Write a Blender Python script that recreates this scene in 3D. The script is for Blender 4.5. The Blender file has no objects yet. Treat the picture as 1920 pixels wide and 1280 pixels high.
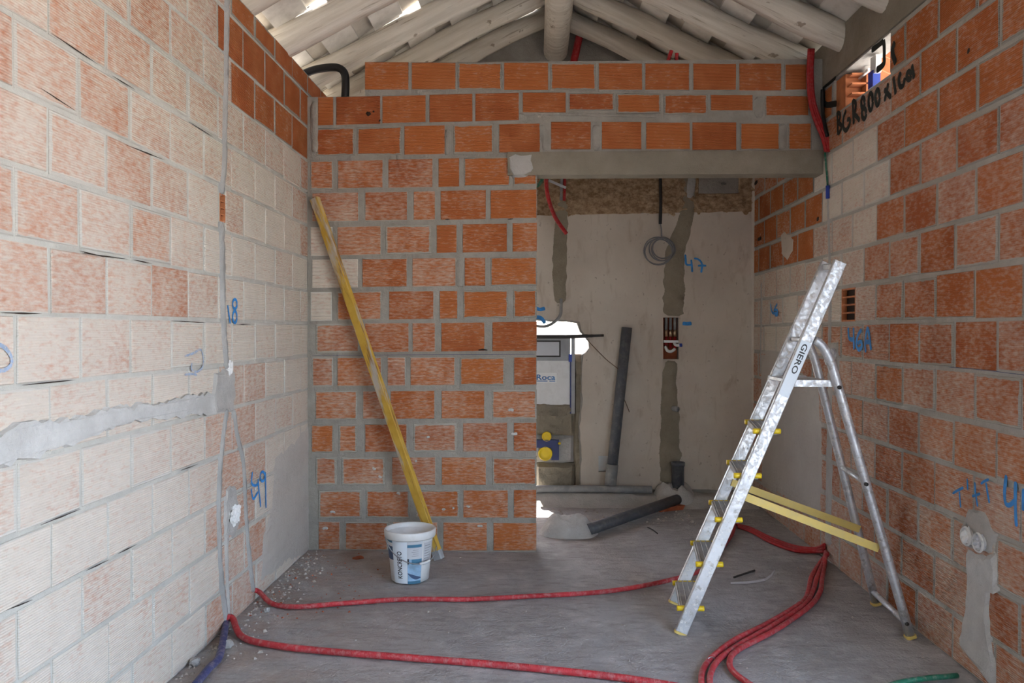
import bpy, bmesh, math, random
from mathutils import Vector, Matrix, noise
from mathutils.geometry import tessellate_polygon

R = random.Random(7)
SC = bpy.context.scene
COL = SC.collection

# ------------------------------------------------------------------ camera
FPX = 1508.0
CAM = Vector((1.4407, -5.0053, 1.3778))
YAW, PITCH, ROLL = 0.0312, -0.0124, 0.0013
W = 3.191          # inner face of the right-hand wall (left one is X = 0)
YB = 1.57          # inner face of the back wall (partition face is Y = 0)
fwd = Vector((-math.sin(YAW), math.cos(YAW), 0)); rgt = Vector((math.cos(YAW), math.sin(YAW), 0)); upv = Vector((0, 0, 1))
f2 = fwd * math.cos(PITCH) + upv * math.sin(PITCH); u2 = upv * math.cos(PITCH) - fwd * math.sin(PITCH)
r3 = rgt * math.cos(ROLL) + u2 * math.sin(ROLL); u3 = u2 * math.cos(ROLL) - rgt * math.sin(ROLL)
cd = bpy.data.cameras.new('camera'); cam = bpy.data.objects.new('camera', cd); COL.objects.link(cam)
cd.sensor_width = 36; cd.lens = FPX / 1920 * 36; cd.clip_start = 0.05
cam.matrix_world = Matrix(((r3.x, u3.x, -f2.x, CAM.x), (r3.y, u3.y, -f2.y, CAM.y), (r3.z, u3.z, -f2.z, CAM.z), (0, 0, 0, 1)))
SC.camera = cam

# ------------------------------------------------------------------ sky, sun, exposure
wd = bpy.data.worlds.new('sky'); SC.world = wd; wd.use_nodes = True
wn = wd.node_tree; wn.nodes.clear()
wo = wn.nodes.new('ShaderNodeOutputWorld'); bg = wn.nodes.new('ShaderNodeBackground')
sk = wn.nodes.new('ShaderNodeTexSky'); sk.sky_type = 'NISHITA'; sk.sun_disc = False
sk.sun_elevation = math.radians(52); sk.sun_rotation = math.radians(-8); sk.air_density = 1.0; sk.dust_density = 2.5; sk.ozone_density = 1.0
mx = wn.nodes.new('ShaderNodeMixRGB'); mx.inputs[0].default_value = 0.35
mx.inputs[2].default_value = (0.60, 0.66, 0.76, 1)
sm = wn.nodes.new('ShaderNodeMixRGB'); sm.blend_type = 'MULTIPLY'; sm.inputs[0].default_value = 1; sm.inputs[2].default_value = (0.16, 0.16, 0.16, 1)
wn.links.new(sk.outputs[0], sm.inputs[1]); wn.links.new(sm.outputs[0], mx.inputs[1])
wn.links.new(mx.outputs[0], bg.inputs[0]); bg.inputs[1].default_value = 1.0
wn.links.new(bg.outputs[0], wo.inputs[0])
sl = bpy.data.lights.new('sun', 'SUN'); sl.energy = 3.2; sl.angle = 0.009; sl.color = (1, 0.95, 0.88)
sun = bpy.data.objects.new('sun', sl); COL.objects.link(sun)
sun.location = (1, 6, 8); sun.rotation_euler = Vector((0.26, -0.60, -0.76)).to_track_quat('-Z', 'Y').to_euler()
vs = SC.view_settings; SC.display_settings.display_device = 'sRGB'
vs.view_transform = 'Standard'; vs.look = 'None'; vs.gamma = 1; vs.use_curve_mapping = False
vs.exposure = 3.56
SC.cycles.max_bounces = 6; SC.cycles.diffuse_bounces = 4; SC.cycles.adaptive_threshold = .05; SC.cycles.caustics_reflective = False; SC.cycles.caustics_refractive = False
SC.cycles.sample_clamp_indirect = 6

# ------------------------------------------------------------------ measuring helper: a measured image point put on a real plane
def at(px, py, ax, val):
    d = f2 + r3 * ((px - 960) / FPX) - u3 * ((py - 640) / FPX)
    return CAM + d * ((val - CAM[ax]) / d[ax])
def onL(px, py, o=0.0): return at(px, py, 0, o)
def onR(px, py, o=0.0): return at(px, py, 0, W - o)
def onC(px, py, o=0.0): return at(px, py, 1, -o)
def onB(px, py, o=0.0): return at(px, py, 1, YB - o)
def onF(px, py, o=0.0): return at(px, py, 2, o)

# ------------------------------------------------------------------ object helpers
def tag(o, label=None, cat=None, group=None, kind=None):
    if label: o['label'] = label
    if cat: o['category'] = cat
    if group: o['group'] = group
    if kind: o['kind'] = kind
    return o
def empty(name, loc=(0, 0, 0)):
    o = bpy.data.objects.new(name, None); COL.objects.link(o); o.location = loc; o.empty_display_size = .1; return o
def link(name, me, mat, parent=None, loc=None, smooth=False):
    o = bpy.data.objects.new(name, me); COL.objects.link(o)
    if mat and not me.materials: me.materials.append(mat)
    if loc is not None: o.location = loc
    if parent is not None:
        o.parent = parent
        o.matrix_parent_inverse = Matrix.Translation(-Vector(parent.location))
    if smooth:
        for p in me.polygons: p.use_smooth = True
    return o
def pyd(name, vs_, fs, mat, parent=None, smooth=False, center=True):
    """mesh from world-space points; the origin goes to the middle of the points"""
    vs_ = [Vector(v) for v in vs_]
    c = Vector((0, 0, 0))
    if center:
        lo = [min(v[i] for v in vs_) for i in range(3)]; hi = [max(v[i] for v in vs_) for i in range(3)]
        c = Vector([(lo[i] + hi[i]) / 2 for i in range(3)])
    me = bpy.data.meshes.new(name); me.from_pydata([v - c for v in vs_], [], fs); me.update()
    bm = bmesh.new(); bm.from_mesh(me); bmesh.ops.recalc_face_normals(bm, faces=bm.faces); bm.to_mesh(me); bm.free()
    return link(name, me, mat, parent, c, smooth)

class MB:
    """collects the pieces of ONE part"""
    def __init__(s): s.v = []; s.f = []
    def add(s, v, f):
        n = len(s.v); s.v += [Vector(x) for x in v]; s.f += [tuple(i + n for i in q) for q in f]; return s
    def box(s, lo, hi):
        x0, y0, z0 = lo; x1, y1, z1 = hi
        return s.add([(x0, y0, z0), (x1, y0, z0), (x1, y1, z0), (x0, y1, z0), (x0, y0, z1), (x1, y0, z1), (x1, y1, z1), (x0, y1, z1)],
                     [(0, 3, 2, 1), (4, 5, 6, 7), (0, 1, 5, 4), (1, 2, 6, 5), (2, 3, 7, 6), (3, 0, 4, 7)])
    def bar(s, a, b, w, h, side=(0, 1, 0), ch=0.18):
        """straight bar from a to b, w measured along side, h across it, corners chamfered"""
        a = Vector(a); b = Vector(b); d = (b - a).normalized(); sd = Vector(side); sd = (sd - d * sd.dot(d)).normalized(); up = d.cross(sd)
        c = min(w, h) * ch; hw, hh = w / 2, h / 2
        pr = [(hw - c, -hh), (hw, -hh + c), (hw, hh - c), (hw - c, hh), (-hw + c, hh), (-hw, hh - c), (-hw, -hh + c), (-hw + c, -hh)]
        v = [a + sd * x + up * y for x, y in pr] + [b + sd * x + up * y for x, y in pr]
        f = [(i, (i + 1) % 8, (i + 1) % 8 + 8, i + 8) for i in range(8)] + [tuple(range(7, -1, -1)), tuple(range(8, 16))]
        return s.add(v, f)
    def tube(s, pts, r, n=10, caps=True, sub=4):
        pts = smooth_path(pts, sub); v = []; f = []
        prev = None
        for i, p in enumerate(pts):
            t = (pts[min(i + 1, len(pts) - 1)] - pts[max(i - 1, 0)]).normalized()
            if prev is None: prev = t.orthogonal().normalized()
            prev = (prev - t * prev.dot(t)).normalized(); bn = t.cross(prev)
            rr = r(i / (len(pts) - 1)) if callable(r) else r
            v += [p + (prev * math.cos(2 * math.pi * k / n) + bn * math.sin(2 * math.pi * k / n)) * rr for k in range(n)]
        for i in range(len(pts) - 1):
            for k in range(n): f.append((i * n + k, i * n + (k + 1) % n, (i + 1) * n + (k + 1) % n, (i + 1) * n + k))
        if caps: f += [tuple(range(n - 1, -1, -1)), tuple(range((len(pts) - 1) * n, len(pts) * n))]
        return s.add(v, f)
    def lathe(s, prof, c, n=40):
        v = []; f = []
        for r, z in prof: v += [Vector(c) + Vector((r * math.cos(2 * math.pi * k / n), r * math.sin(2 * math.pi * k / n), z)) for k in range(n)]
        for i in range(len(prof) - 1):
            for k in range(n): f.append((i * n + k, i * n + (k + 1) % n, (i + 1) * n + (k + 1) % n, (i + 1) * n + k))
        return s.add(v, f)
    def out(s, name, mat, parent=None, smooth=False): return pyd(name, s.v, s.f, mat, parent, smooth)

def smooth_path(pts, sub=4):
    pts = [Vector(p) for p in pts]
    if len(pts) < 3 or sub <= 1: return pts
    o = []
    for i in range(len(pts) - 1):
        p0 = pts[i - 1] if i else pts[0] * 2 - pts[1]; p1 = pts[i]; p2 = pts[i + 1]; p3 = pts[i + 2] if i + 2 < len(pts) else pts[-1] * 2 - pts[-2]
        for k in range(sub):
            t = k / sub
            o.append(0.5 * (2 * p1 + (p2 - p0) * t + (2 * p0 - 5 * p1 + 4 * p2 - p3) * t * t + (3 * p1 - p0 - 3 * p2 + p3) * t ** 3))
    o.append(pts[-1]); k = [o[0]]
    for q in o[1:]:
        if (q - k[-1]).length > 1e-5: k.append(q)
    return k

def frame(wall):   # (function turning wall coordinates u, z, outward offset into a world point)
    if wall == 'L': return lambda u, z, o=0.0: Vector((o, u, z))
    if wall == 'R': return lambda u, z, o=0.0: Vector((W - o, u, z))
    if wall == 'C': return lambda u, z, o=0.0: Vector((u, -o, z))
    if wall == 'B': return lambda u, z, o=0.0: Vector((u, YB - o, z))
UAX = {'L': 1, 'R': 1, 'C': 0, 'B': 0}
PLN = {'L': onL, 'R': onR, 'C': onC, 'B': onB}
def uz(wall, px, py):
    p = PLN[wall](px, py); return (p[UAX[wall]], p.z)

def slab(name, wall, outer, holes, front, back, mat, parent=None):
    """wall plate with real openings; outer / holes are lists of (u, z)"""
    F = frame(wall); loops = [outer] + holes
    tri = tessellate_polygon([[Vector((a, b, 0)) for a, b in l] for l in loops])
    flat = [q for l in loops for q in l]; n = len(flat)
    v = [F(a, b, front) for a, b in flat] + [F(a, b, back) for a, b in flat]
    f = [tuple(t) for t in tri] + [tuple(i + n for i in reversed(t)) for t in tri]
    k = 0
    for l in loops:
        m = len(l)
        for i in range(m): f.append((k + i, k + (i + 1) % m, k + (i + 1) % m + n, k + i + n))
        k += m
    return pyd(name, v, f, mat, parent)

def rough_loop(loop, step=.03, amp=.008, rnd=R):
    o = []
    for i in range(len(loop)):
        a = Vector(loop[i]); b = Vector(loop[(i + 1) % len(loop)]); m = max(1, int((b - a).length / step))
        for k in range(m):
            p = a.lerp(b, k / m); o.append((p.x + rnd.uniform(-amp, amp), p.y + rnd.uniform(-amp, amp)))
    return o

def patch(name, wall, pxs, thick, mat, parent, amp=.008, base=0.0, soft=.02):
    loop = rough_loop([uz(wall, *q) for q in pxs], amp=amp)
    F = frame(wall); n = len(loop)
    cx = sum(a for a, b in loop) / n; cz = sum(b for a, b in loop) / n
    inn = []
    for a, b in loop:
        d = Vector((cx - a, cz - b)); L = d.length; d = d / max(L, 1e-6) * min(soft, L * .4); inn.append((a + d.x, b + d.y))
    tri = tessellate_polygon([[Vector((a, b, 0)) for a, b in inn]])
    v = [F(a, b, base - .006) for a, b in loop] + [F(a, b, base + thick * R.uniform(.8, 1.1)) for a, b in inn]
    f = [(i, (i + 1) % n, (i + 1) % n + n, i + n) for i in range(n)] + [tuple(j + n for j in t) for t in tri]
    return pyd(name, v, f, mat, parent, smooth=False)

def strip(name, wall, pxs, widths, thick, mat, parent, step=.02, jit=.2, base=0.0, sub=4):
    """band of mortar or paint laid on a wall along a measured line"""
    F = frame(wall); ctr = [Vector(uz(wall, *q)).to_3d() for q in pxs]
    if isinstance(widths, (int, float)): widths = [widths] * len(ctr)
    path = smooth_path(ctr, sub) if len(ctr) > 2 else ctr
    acc = [0]
    for a, b in zip(path, path[1:]): acc.append(acc[-1] + (b - a).length)
    total = acc[-1]; m = max(2, int(total / step)); pts = []; ws = []
    j = 0
    for k in range(m + 1):
        s = total * k / m
        while j < len(acc) - 2 and acc[j + 1] < s: j += 1
        t = (s - acc[j]) / max(acc[j + 1] - acc[j], 1e-9); pts.append(path[j].lerp(path[j + 1], t))
        q = (j + t) / (len(path) - 1) * (len(widths) - 1); i = min(int(q), len(widths) - 2); ws.append(widths[i] + (widths[i + 1] - widths[i]) * (q - i))
    v = []; f = []
    prof = [(-1, -.004 if thick > .003 else 0.0), (-.72, .8), (0, 1.0), (.72, .8), (1, -.004 if thick > .003 else 0.0)]
    for k, p in enumerate(pts):
        t = (pts[min(k + 1, m)] - pts[max(k - 1, 0)]).normalized(); nrm = Vector((-t.y, t.x, 0))
        end = .55 if k in (0, m) else 1
        for s, h in prof:
            w = ws[k] / 2 * s * (1 + 1.7 * jit * noise.noise((k * step * 14, s * 9, len(pts)))) * end
            o = h if h < 0 else h * thick * (1 + R.uniform(-jit, jit))
            q = p + nrm * w; v.append(F(q.x, q.y, base + o))
    for k in range(m):
        for s in range(4): f.append((k * 5 + s, k * 5 + s + 1, k * 5 + s + 6, k * 5 + s + 5))
    f += [(0, 1, 2, 3, 4), tuple(range(m * 5 + 4, m * 5 - 1, -1))]
    return pyd(name, v, f, mat, parent, smooth=True)

# ------------------------------------------------------------------ materials
class NT:
    def __init__(s, name, rough=.9, metal=0.0, spec=.3):
        s.m = bpy.data.materials.new(name); s.m.use_nodes = True; s.t = s.m.node_tree; s.t.nodes.clear()
        s.o = s.n('ShaderNodeOutputMaterial'); s.b = s.n('ShaderNodeBsdfPrincipled'); s.l(s.b.outputs[0], s.o.inputs[0])
        s.b.inputs['Roughness'].default_value = rough; s.b.inputs['Metallic'].default_value = metal
        s.b.inputs['Specular IOR Level'].default_value = spec
        s._tc = None
    def n(s, t): return s.t.nodes.new(t)
    def l(s, a, b): s.t.links.new(a, b)
    def val(s, x, sock):
        if hasattr(x, 'is_output'): s.l(x, sock)
        elif isinstance(x, tuple) and len(x) == 3 and sock.type == 'RGBA': sock.default_value = (*x, 1)
        else: sock.default_value = x
    def tc(s, kind='Object'):
        if s._tc is None: s._tc = s.n('ShaderNodeTexCoord')
        return s._tc.outputs[kind]
    def pos(s): return s.n('ShaderNodeNewGeometry').outputs['Position']
    def map(s, vec, scale=(1, 1, 1), loc=(0, 0, 0), rot=(0, 0, 0)):
        m = s.n('ShaderNodeMapping'); s.l(vec, m.inputs[0]); m.inputs['Scale'].default_value = scale; s.val(loc, m.inputs['Location']) if not isinstance(loc, tuple) else None
        if isinstance(loc, tuple): m.inputs['Location'].default_value = loc
        m.inputs['Rotation'].default_value = rot
        return m.outputs[0]
    def noise(s, vec, scale, detail=4, rough=.55, dist=0):
        q = s.n('ShaderNodeTexNoise'); s.l(vec, q.inputs['Vector']); q.inputs['Scale'].default_value = scale; q.inputs['Detail'].default_value = detail
        q.inputs['Roughness'].default_value = rough; q.inputs['Distortion'].default_value = dist
        return q.outputs['Fac']
    def wave(s, vec, scale, direction='Z', dist=0, profile='SIN'):
        q = s.n('ShaderNodeTexWave'); q.bands_direction = direction; q.wave_profile = profile; s.l(vec, q.inputs['Vector']); q.inputs['Scale'].default_value = scale
        q.inputs['Distortion'].default_value = dist; q.inputs['Detail'].default_value = 1
        return q.outputs['Fac']
    def ramp(s, fac, a, b, lo=0.0, hi=1.0):
        q = s.n('ShaderNodeMapRange'); s.val(fac, q.inputs[0]); s.val(a, q.inputs[1]); s.val(b, q.inputs[2]); s.val(lo, q.inputs[3]); s.val(hi, q.inputs[4]); return q.outputs[0]
    def math(s, op, a, b=0.0):
        q = s.n('ShaderNodeMath'); q.operation = op; s.val(a, q.inputs[0]); s.val(b, q.inputs[1]); return q.outputs[0]
    def mix(s, fac, a, b, blend='MIX'):
        q = s.n('ShaderNodeMixRGB'); q.blend_type = blend; s.val(fac, q.inputs[0]); s.val(a, q.inputs[1]); s.val(b, q.inputs[2]); return q.outputs[0]
    def attr(s, name, kind='OBJECT', out='Fac'):
        q = s.n('ShaderNodeAttribute'); q.attribute_type = kind; q.attribute_name = name; return q.outputs[out]
    def bump(s, h, dist=.003, strength=1.0, normal=None):
        q = s.n('ShaderNodeBump'); q.inputs['Distance'].default_value = dist; q.inputs['Strength'].default_value = strength; s.l(h, q.inputs['Height'])
        if normal: s.l(normal, q.inputs['Normal'])
        return q.outputs[0]
    def done(s, col, normal=None, rough=None):
        s.val(col, s.b.inputs['Base Color'])
        if normal: s.l(normal, s.b.inputs['Normal'])
        if rough is not None: s.val(rough, s.b.inputs['Roughness'])
        return s.m

def m_brick():
    n = NT('hollow_brick_clay', .92, spec=.15); P = n.pos(); O = n.tc('Object')
    tone = n.attr('tone'); dust = n.attr('dust'); smear = n.attr('smear'); edge = n.attr('edge', 'GEOMETRY')
    big = n.noise(P, 6.0, 2); mid = n.noise(P, 16, 3, .6)
    c = n.mix(tone, (.50, .158, .050), (.36, .098, .036))
    c = n.mix(n.ramp(big, .40, .68, 0, .6), c, (.53, .195, .078))
    c = n.mix(n.ramp(dust, .3, .9, 0, .6), c, (.57, .31, .22))
    # cement wash: speckled along the extrusion lines
    s1 = n.noise(n.map(P, (26, 26, 75)), 1.0, 4, .6)
    fac = n.math('ADD', n.math('MULTIPLY', s1, .72), n.math('MULTIPLY', big, .28))
    thr = n.ramp(dust, 0, 1, .73, .25)
    dm = n.ramp(n.math('SUBTRACT', fac, thr), -.12, .20)
    dm = n.math('MULTIPLY', dm, n.ramp(dust, 0, 1, .55, .96))
    c = n.mix(dm, c, n.mix(mid, (.60, .545, .47), (.72, .665, .585)))
    # mortar smeared over the arrises
    mk = n.ramp(n.math('SUBTRACT', n.math('MULTIPLY', mid, smear), edge), -.04, .06)
    c = n.mix(mk, c, n.mix(n.ramp(dust, .28, .75), n.mix(big, (.29, .268, .232), (.40, .375, .33)), n.mix(big, (.54, .51, .46), (.66, .63, .575))))
    g = n.wave(O, 40.0, 'Z')
    h = n.math('ADD', n.math('MULTIPLY', g, n.ramp(dust, .5, 1, 1, .55)), n.math('MULTIPLY', n.noise(P, 110, 2), .6))
    return n.done(c, n.bump(h, .004, .7))

def m_mortar(name, a, b, stain, sc=1.0):
    n = NT(name, .95, spec=.1); P = n.pos()
    c = n.mix(n.ramp(n.noise(P, 9 * sc, 4, .65), .3, .7), a, b)
    c = n.mix(n.ramp(n.noise(P, 2.1 * sc, 3), .5, .75, 0, .7), c, stain)
    h = n.noise(P, 30, 5, .75)
    return n.done(c, n.bump(h, .012, .9))

def m_floor():
    n = NT('concrete_screed', .9, spec=.2); P = n.pos()
    a = n.noise(P, 1.6, 6, .6); b = n.noise(P, 7, 6, .65); d = n.noise(n.map(P, (4, 12, 1), rot=(0, 0, .5)), 2.2, 5)
    c = n.mix(n.ramp(a, .35, .68), (.325, .312, .305), (.43, .418, .412))
    c = n.mix(n.ramp(b, .5, .72, 0, .6), c, (.58, .565, .55))
    c = n.mix(n.ramp(d, .50, .68, 0, .6), c, (.25, .235, .222))
    x = n.n('ShaderNodeSeparateXYZ'); n.l(P, x.inputs[0])
    red = n.math('MULTIPLY', n.ramp(x.outputs[0], 1.1, .1), n.ramp(n.noise(P, 4.5, 4), .38, .62))
    c = n.mix(n.math('MULTIPLY', red, .55), c, (.38, .28, .225))      # brick dust swept against the wall
    c = n.mix(n.ramp(n.noise(P, 60, 4, .7), .62, .72, 0, .5), c, (.56, .53, .50))
    h = n.math('ADD', n.math('MULTIPLY', n.noise(P, 12, 6, .7), 1.0), n.math('MULTIPLY', n.noise(P, 75, 4), .35))
    return n.done(c, n.bump(h, .024, .85))

def m_plaster():
    n = NT('cream_plaster', .92, spec=.15); P = n.pos()
    c = n.mix(n.ramp(n.noise(P, 1.7, 5, .6), .36, .66), (.52, .455, .385), (.62, .555, .48))
    c = n.mix(n.ramp(n.noise(n.map(P, (5, 1, 1.6)), 2.4, 5, .6, .6), .55, .72, 0, .5), c, (.36, .275, .20))
    c = n.mix(n.ramp(n.noise(P, 16, 5, .7), .58, .72, 0, .45), c, (.60, .54, .46))
    c = n.mix(n.ramp(n.noise(P, 31, 3), .67, .72, 0, .6), c, (.27, .23, .19))
    h = n.math('ADD', n.noise(P, 9, 5), n.math('MULTIPLY', n.noise(P, 90, 4), .2))
    return n.done(c, n.bump(h, .004, .6))

def m_roughcast():
    n = NT('brown_roughcast', .95, spec=.1); P = n.pos()
    a = n.noise(n.map(P, (1, 1, 1.3), rot=(0, .5, 0)), 24, 6, .7)
    c = n.mix(n.ramp(a, .38, .62), (.25, .155, .085), (.50, .365, .235))
    return n.done(c, n.bump(a, .02, .9))

def m_wood(name='whitewashed_log'):
    n = NT(name, .85, spec=.2); O = n.tc('Object')
    tone = n.attr('tone')
    st = n.map(O, (1.2, 22, 22)); a = n.noise(st, 1.3, 5, .6, .3)
    c = n.mix(n.ramp(a, .35, .65), (.60, .54, .45), (.80, .75, .66))
    c = n.mix(n.ramp(n.noise(n.map(O, (3, 60, 60)), 1.0, 3), .60, .70, 0, .7), c, (.25, .19, .12))
    c = n.mix(n.ramp(n.noise(O, 11, 3), .69, .73, 0, .8), c, (.20, .14, .09))
    c = n.mix(tone, c, (.52, .45, .36))
    return n.done(c, n.bump(a, .006, .7))

def m_plain(name, col, rough=.6, metal=0.0, var=.15, sc=8, dirt=None, dirtamt=.5, bump=.001, spec=.4):
    n = NT(name, rough, metal, spec); P = n.pos()
    c = n.mix(n.ramp(n.noise(P, sc, 4), .3, .7), tuple(x * (1 - var) for x in col), tuple(min(1, x * (1 + var)) for x in col))
    if dirt: c = n.mix(n.ramp(n.noise(P, sc * 2.7, 5, .65), .48, .66, 0, dirtamt), c, dirt)
    return n.done(c, n.bump(n.noise(P, sc * 6, 4), bump, .5))

def m_conduit(name, col, dusty=.32):
    n = NT(name, .45, spec=.4); P = n.pos()
    c = n.mix(n.ramp(n.noise(P, 6, 4), .35, .7), tuple(x * .75 for x in col), tuple(min(1, x * 1.2) for x in col))
    c = n.mix(n.ramp(n.noise(P, 45, 4, .7), .47, .68, 0, dusty), c, (.55, .47, .45))
    uv = n.attr('along', 'GEOMETRY'); w = n.n('ShaderNodeMath'); w.operation = 'SINE'; n.l(n.math('MULTIPLY', uv, 1150.0), w.inputs[0])
    return n.done(c, n.bump(w.outputs[0], .0012, .5))

def m_tile():
    n = NT('pale_roof_board', .9, spec=.15); P = n.pos(); tone = n.attr('tone')
    c = n.mix(tone, (.80, .76, .69), (.54, .48, .39))
    c = n.mix(n.ramp(n.noise(P, 7, 5, .6), .45, .72, 0, .5), c, (.34, .29, .225))
    return n.done(c, n.bump(n.noise(P, 40, 4), .003, .5))

def m_alu():
    n = NT('worn_aluminium', .42, .75, .5); O = n.pos()
    a = n.noise(O, 55, 5, .65)
    c = n.mix(n.ramp(n.noise(O, 7, 4), .35, .7), (.50, .51, .53), (.68, .69, .71))
    d = n.ramp(a, .54, .64)
    c = n.mix(n.math('MULTIPLY', d, .85), c, (.74, .72, .69))          # plaster splashes
    c = n.mix(n.ramp(n.noise(O, 31, 4, .7), .54, .66, 0, .75), c, (.33, .305, .28))
    n.val(n.ramp(d, 0, 1, .75, .05), n.b.inputs['Metallic'])
    return n.done(c, n.bump(a, .001, .5), n.ramp(a, .4, .65, .38, .75))

def m_yellow_bar():
    n = NT('worn_yellow_paint', .6, spec=.35); O = n.tc('Object')
    st = n.map(O, (1, 1, .12)); a = n.noise(st, 26, 5, .6)
    c = n.mix(n.ramp(n.noise(O, 8, 4), .3, .7), (.50, .29, .035), (.66, .43, .075))
    c = n.mix(n.ramp(a, .50, .60, 0, .85), c, (.22, .10, .035))
    c = n.mix(n.ramp(n.noise(n.map(O, (1, 1, .2)), 15, 4, .6), .50, .60, 0, .85), c, (.50, .46, .40))
    return n.done(c, n.bump(a, .001, .5))

MAT = dict(
    brick=m_brick(), floor=m_floor(), plaster=m_plaster(), rough=m_roughcast(), wood=m_wood(), tile=m_tile(), alu=m_alu(), ybar=m_yellow_bar(),
    mortar=m_mortar('grey_mortar', (.305, .283, .248), (.395, .37, .33), (.25, .23, .20)),
    mortarL=m_mortar('cream_mortar', (.50, .485, .44), (.61, .59, .54), (.43, .41, .37)),
    mortarR=m_mortar('light_grey_mortar', (.39, .37, .335), (.49, .47, .43), (.33, .31, .275)),
    cement=m_mortar('pale_cement', (.50, .49, .475), (.64, .63, .61), (.40, .385, .36)),
    cement2=m_mortar('grey_cement', (.42, .405, .38), (.52, .50, .475), (.33, .315, .29)),
    chase=m_mortar('chase_cement', (.36, .355, .34), (.45, .44, .425), (.29, .285, .27)),
    wet=m_mortar('olive_cement', (.25, .215, .16), (.32, .28, .215), (.20, .17, .125)),
    lintel=m_mortar('lintel_concrete', (.255, .225, .175), (.36, .32, .258), (.20, .175, .135), .5),
    skim=m_mortar('smooth_grey_render', (.50, .46, .42), (.58, .54, .495), (.45, .41, .37), .5),
    red=m_conduit('red_conduit', (.50, .035, .045)), red2=m_conduit('dark_red_conduit', (.42, .012, .016), .12),
    navy=m_conduit('blue_conduit', (.05, .06, .17)), green=m_conduit('green_conduit', (.01, .16, .09)),
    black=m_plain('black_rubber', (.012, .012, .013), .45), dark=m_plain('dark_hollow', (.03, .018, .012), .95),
    blue=m_plain('blue_spray_paint', (.04, .24, .60), .7, var=.3, sc=20), blue_f=m_plain('faded_blue_chalk', (.30, .38, .52), .8, var=.2, sc=40, dirt=(.55, .49, .43), dirtamt=1.0),
    ink=m_plain('black_spray_paint', (.012, .017, .014), .7, var=.3),
    pvc=m_plain('grey_pvc', (.085, .092, .105), .45, dirt=(.22, .21, .20), dirtamt=.4), pvcl=m_plain('dusty_pipe', (.25, .25, .25), .6, dirt=(.4, .38, .35)),
    white=m_plain('white_plastic', (.74, .74, .73), .4, var=.04, dirt=(.60, .585, .56), dirtamt=.35), paper=m_plain('white_paper', (.85, .85, .84), .85, var=.05),
    yplast=m_plain('yellow_plastic', (.80, .56, .02), .4, var=.06), ystrap=m_plain('yellow_strap', (.74, .55, .16), .5, var=.08, dirt=(.55, .45, .25), dirtamt=.3),
    grey=m_plain('grey_plastic', (.35, .36, .37), .5), bluepl=m_plain('blue_plastic', (.03, .07, .42), .4), navyst=m_plain('navy_steel', (.035, .045, .14), .4),
    steel=m_plain('dark_steel', (.05, .045, .042), .55, .5), rust=m_plain('rusty_wire', (.16, .10, .065), .7), wire=m_plain('grey_cable', (.21, .21, .22), .5),
    galv=m_plain('galvanised_wire', (.45, .45, .46), .35, .8),
    label_w=m_plain('label_white', (.72, .78, .84), .45, var=.03), label_b=m_plain('label_navy', (.06, .10, .19), .45), label_t=m_plain('label_teal', (.07, .20, .31), .45),
    label_s=m_plain('label_sky', (.30, .47, .65), .45, var=.25, sc=25), label_g=m_plain('label_grey', (.56, .57, .60), .45, var=.05), textm=m_plain('print_black', (.02, .02, .025), .5),
    roca=m_plain('sticker_blue', (.03, .16, .42), .5), ground=m_plain('sandy_ground', (.44, .41, .37), .95, var=.2, sc=1.5),
    terra=m_plain('terracotta', (.52, .19, .08), .85, var=.25, sc=14), shard=m_plain('brick_shard', (.36, .10, .045), .9, var=.3, sc=20),
    chip=m_plain('mortar_chip', (.42, .38, .34), .95, var=.25, sc=30), twig=m_plain('dark_stick', (.05, .045, .04), .8),
    alud=m_plain('dirty_aluminium', (.34, .33, .32), .6, .35, var=.2, dirt=(.46, .43, .39), dirtamt=.6),
    copper=m_plain('brass_fitting', (.55, .42, .28), .3, .8), stuc=m_plain('far_white_render', (.78, .76, .72), .9),
)
def conduit(name, pts, r, mat, parent=None, n=10, sub=6):
    b = MB().tube(pts, r, n, True, sub); o = b.out(name, mat, parent, True)
    a = o.data.attributes.new('along', 'FLOAT', 'POINT'); path = smooth_path(pts, sub); s = 0; vals = []
    for i, p in enumerate(path):
        if i: s += (p - path[i - 1]).length
        vals += [s] * n
    for i, x in enumerate(vals): a.data[i].value = x
    return o

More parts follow.
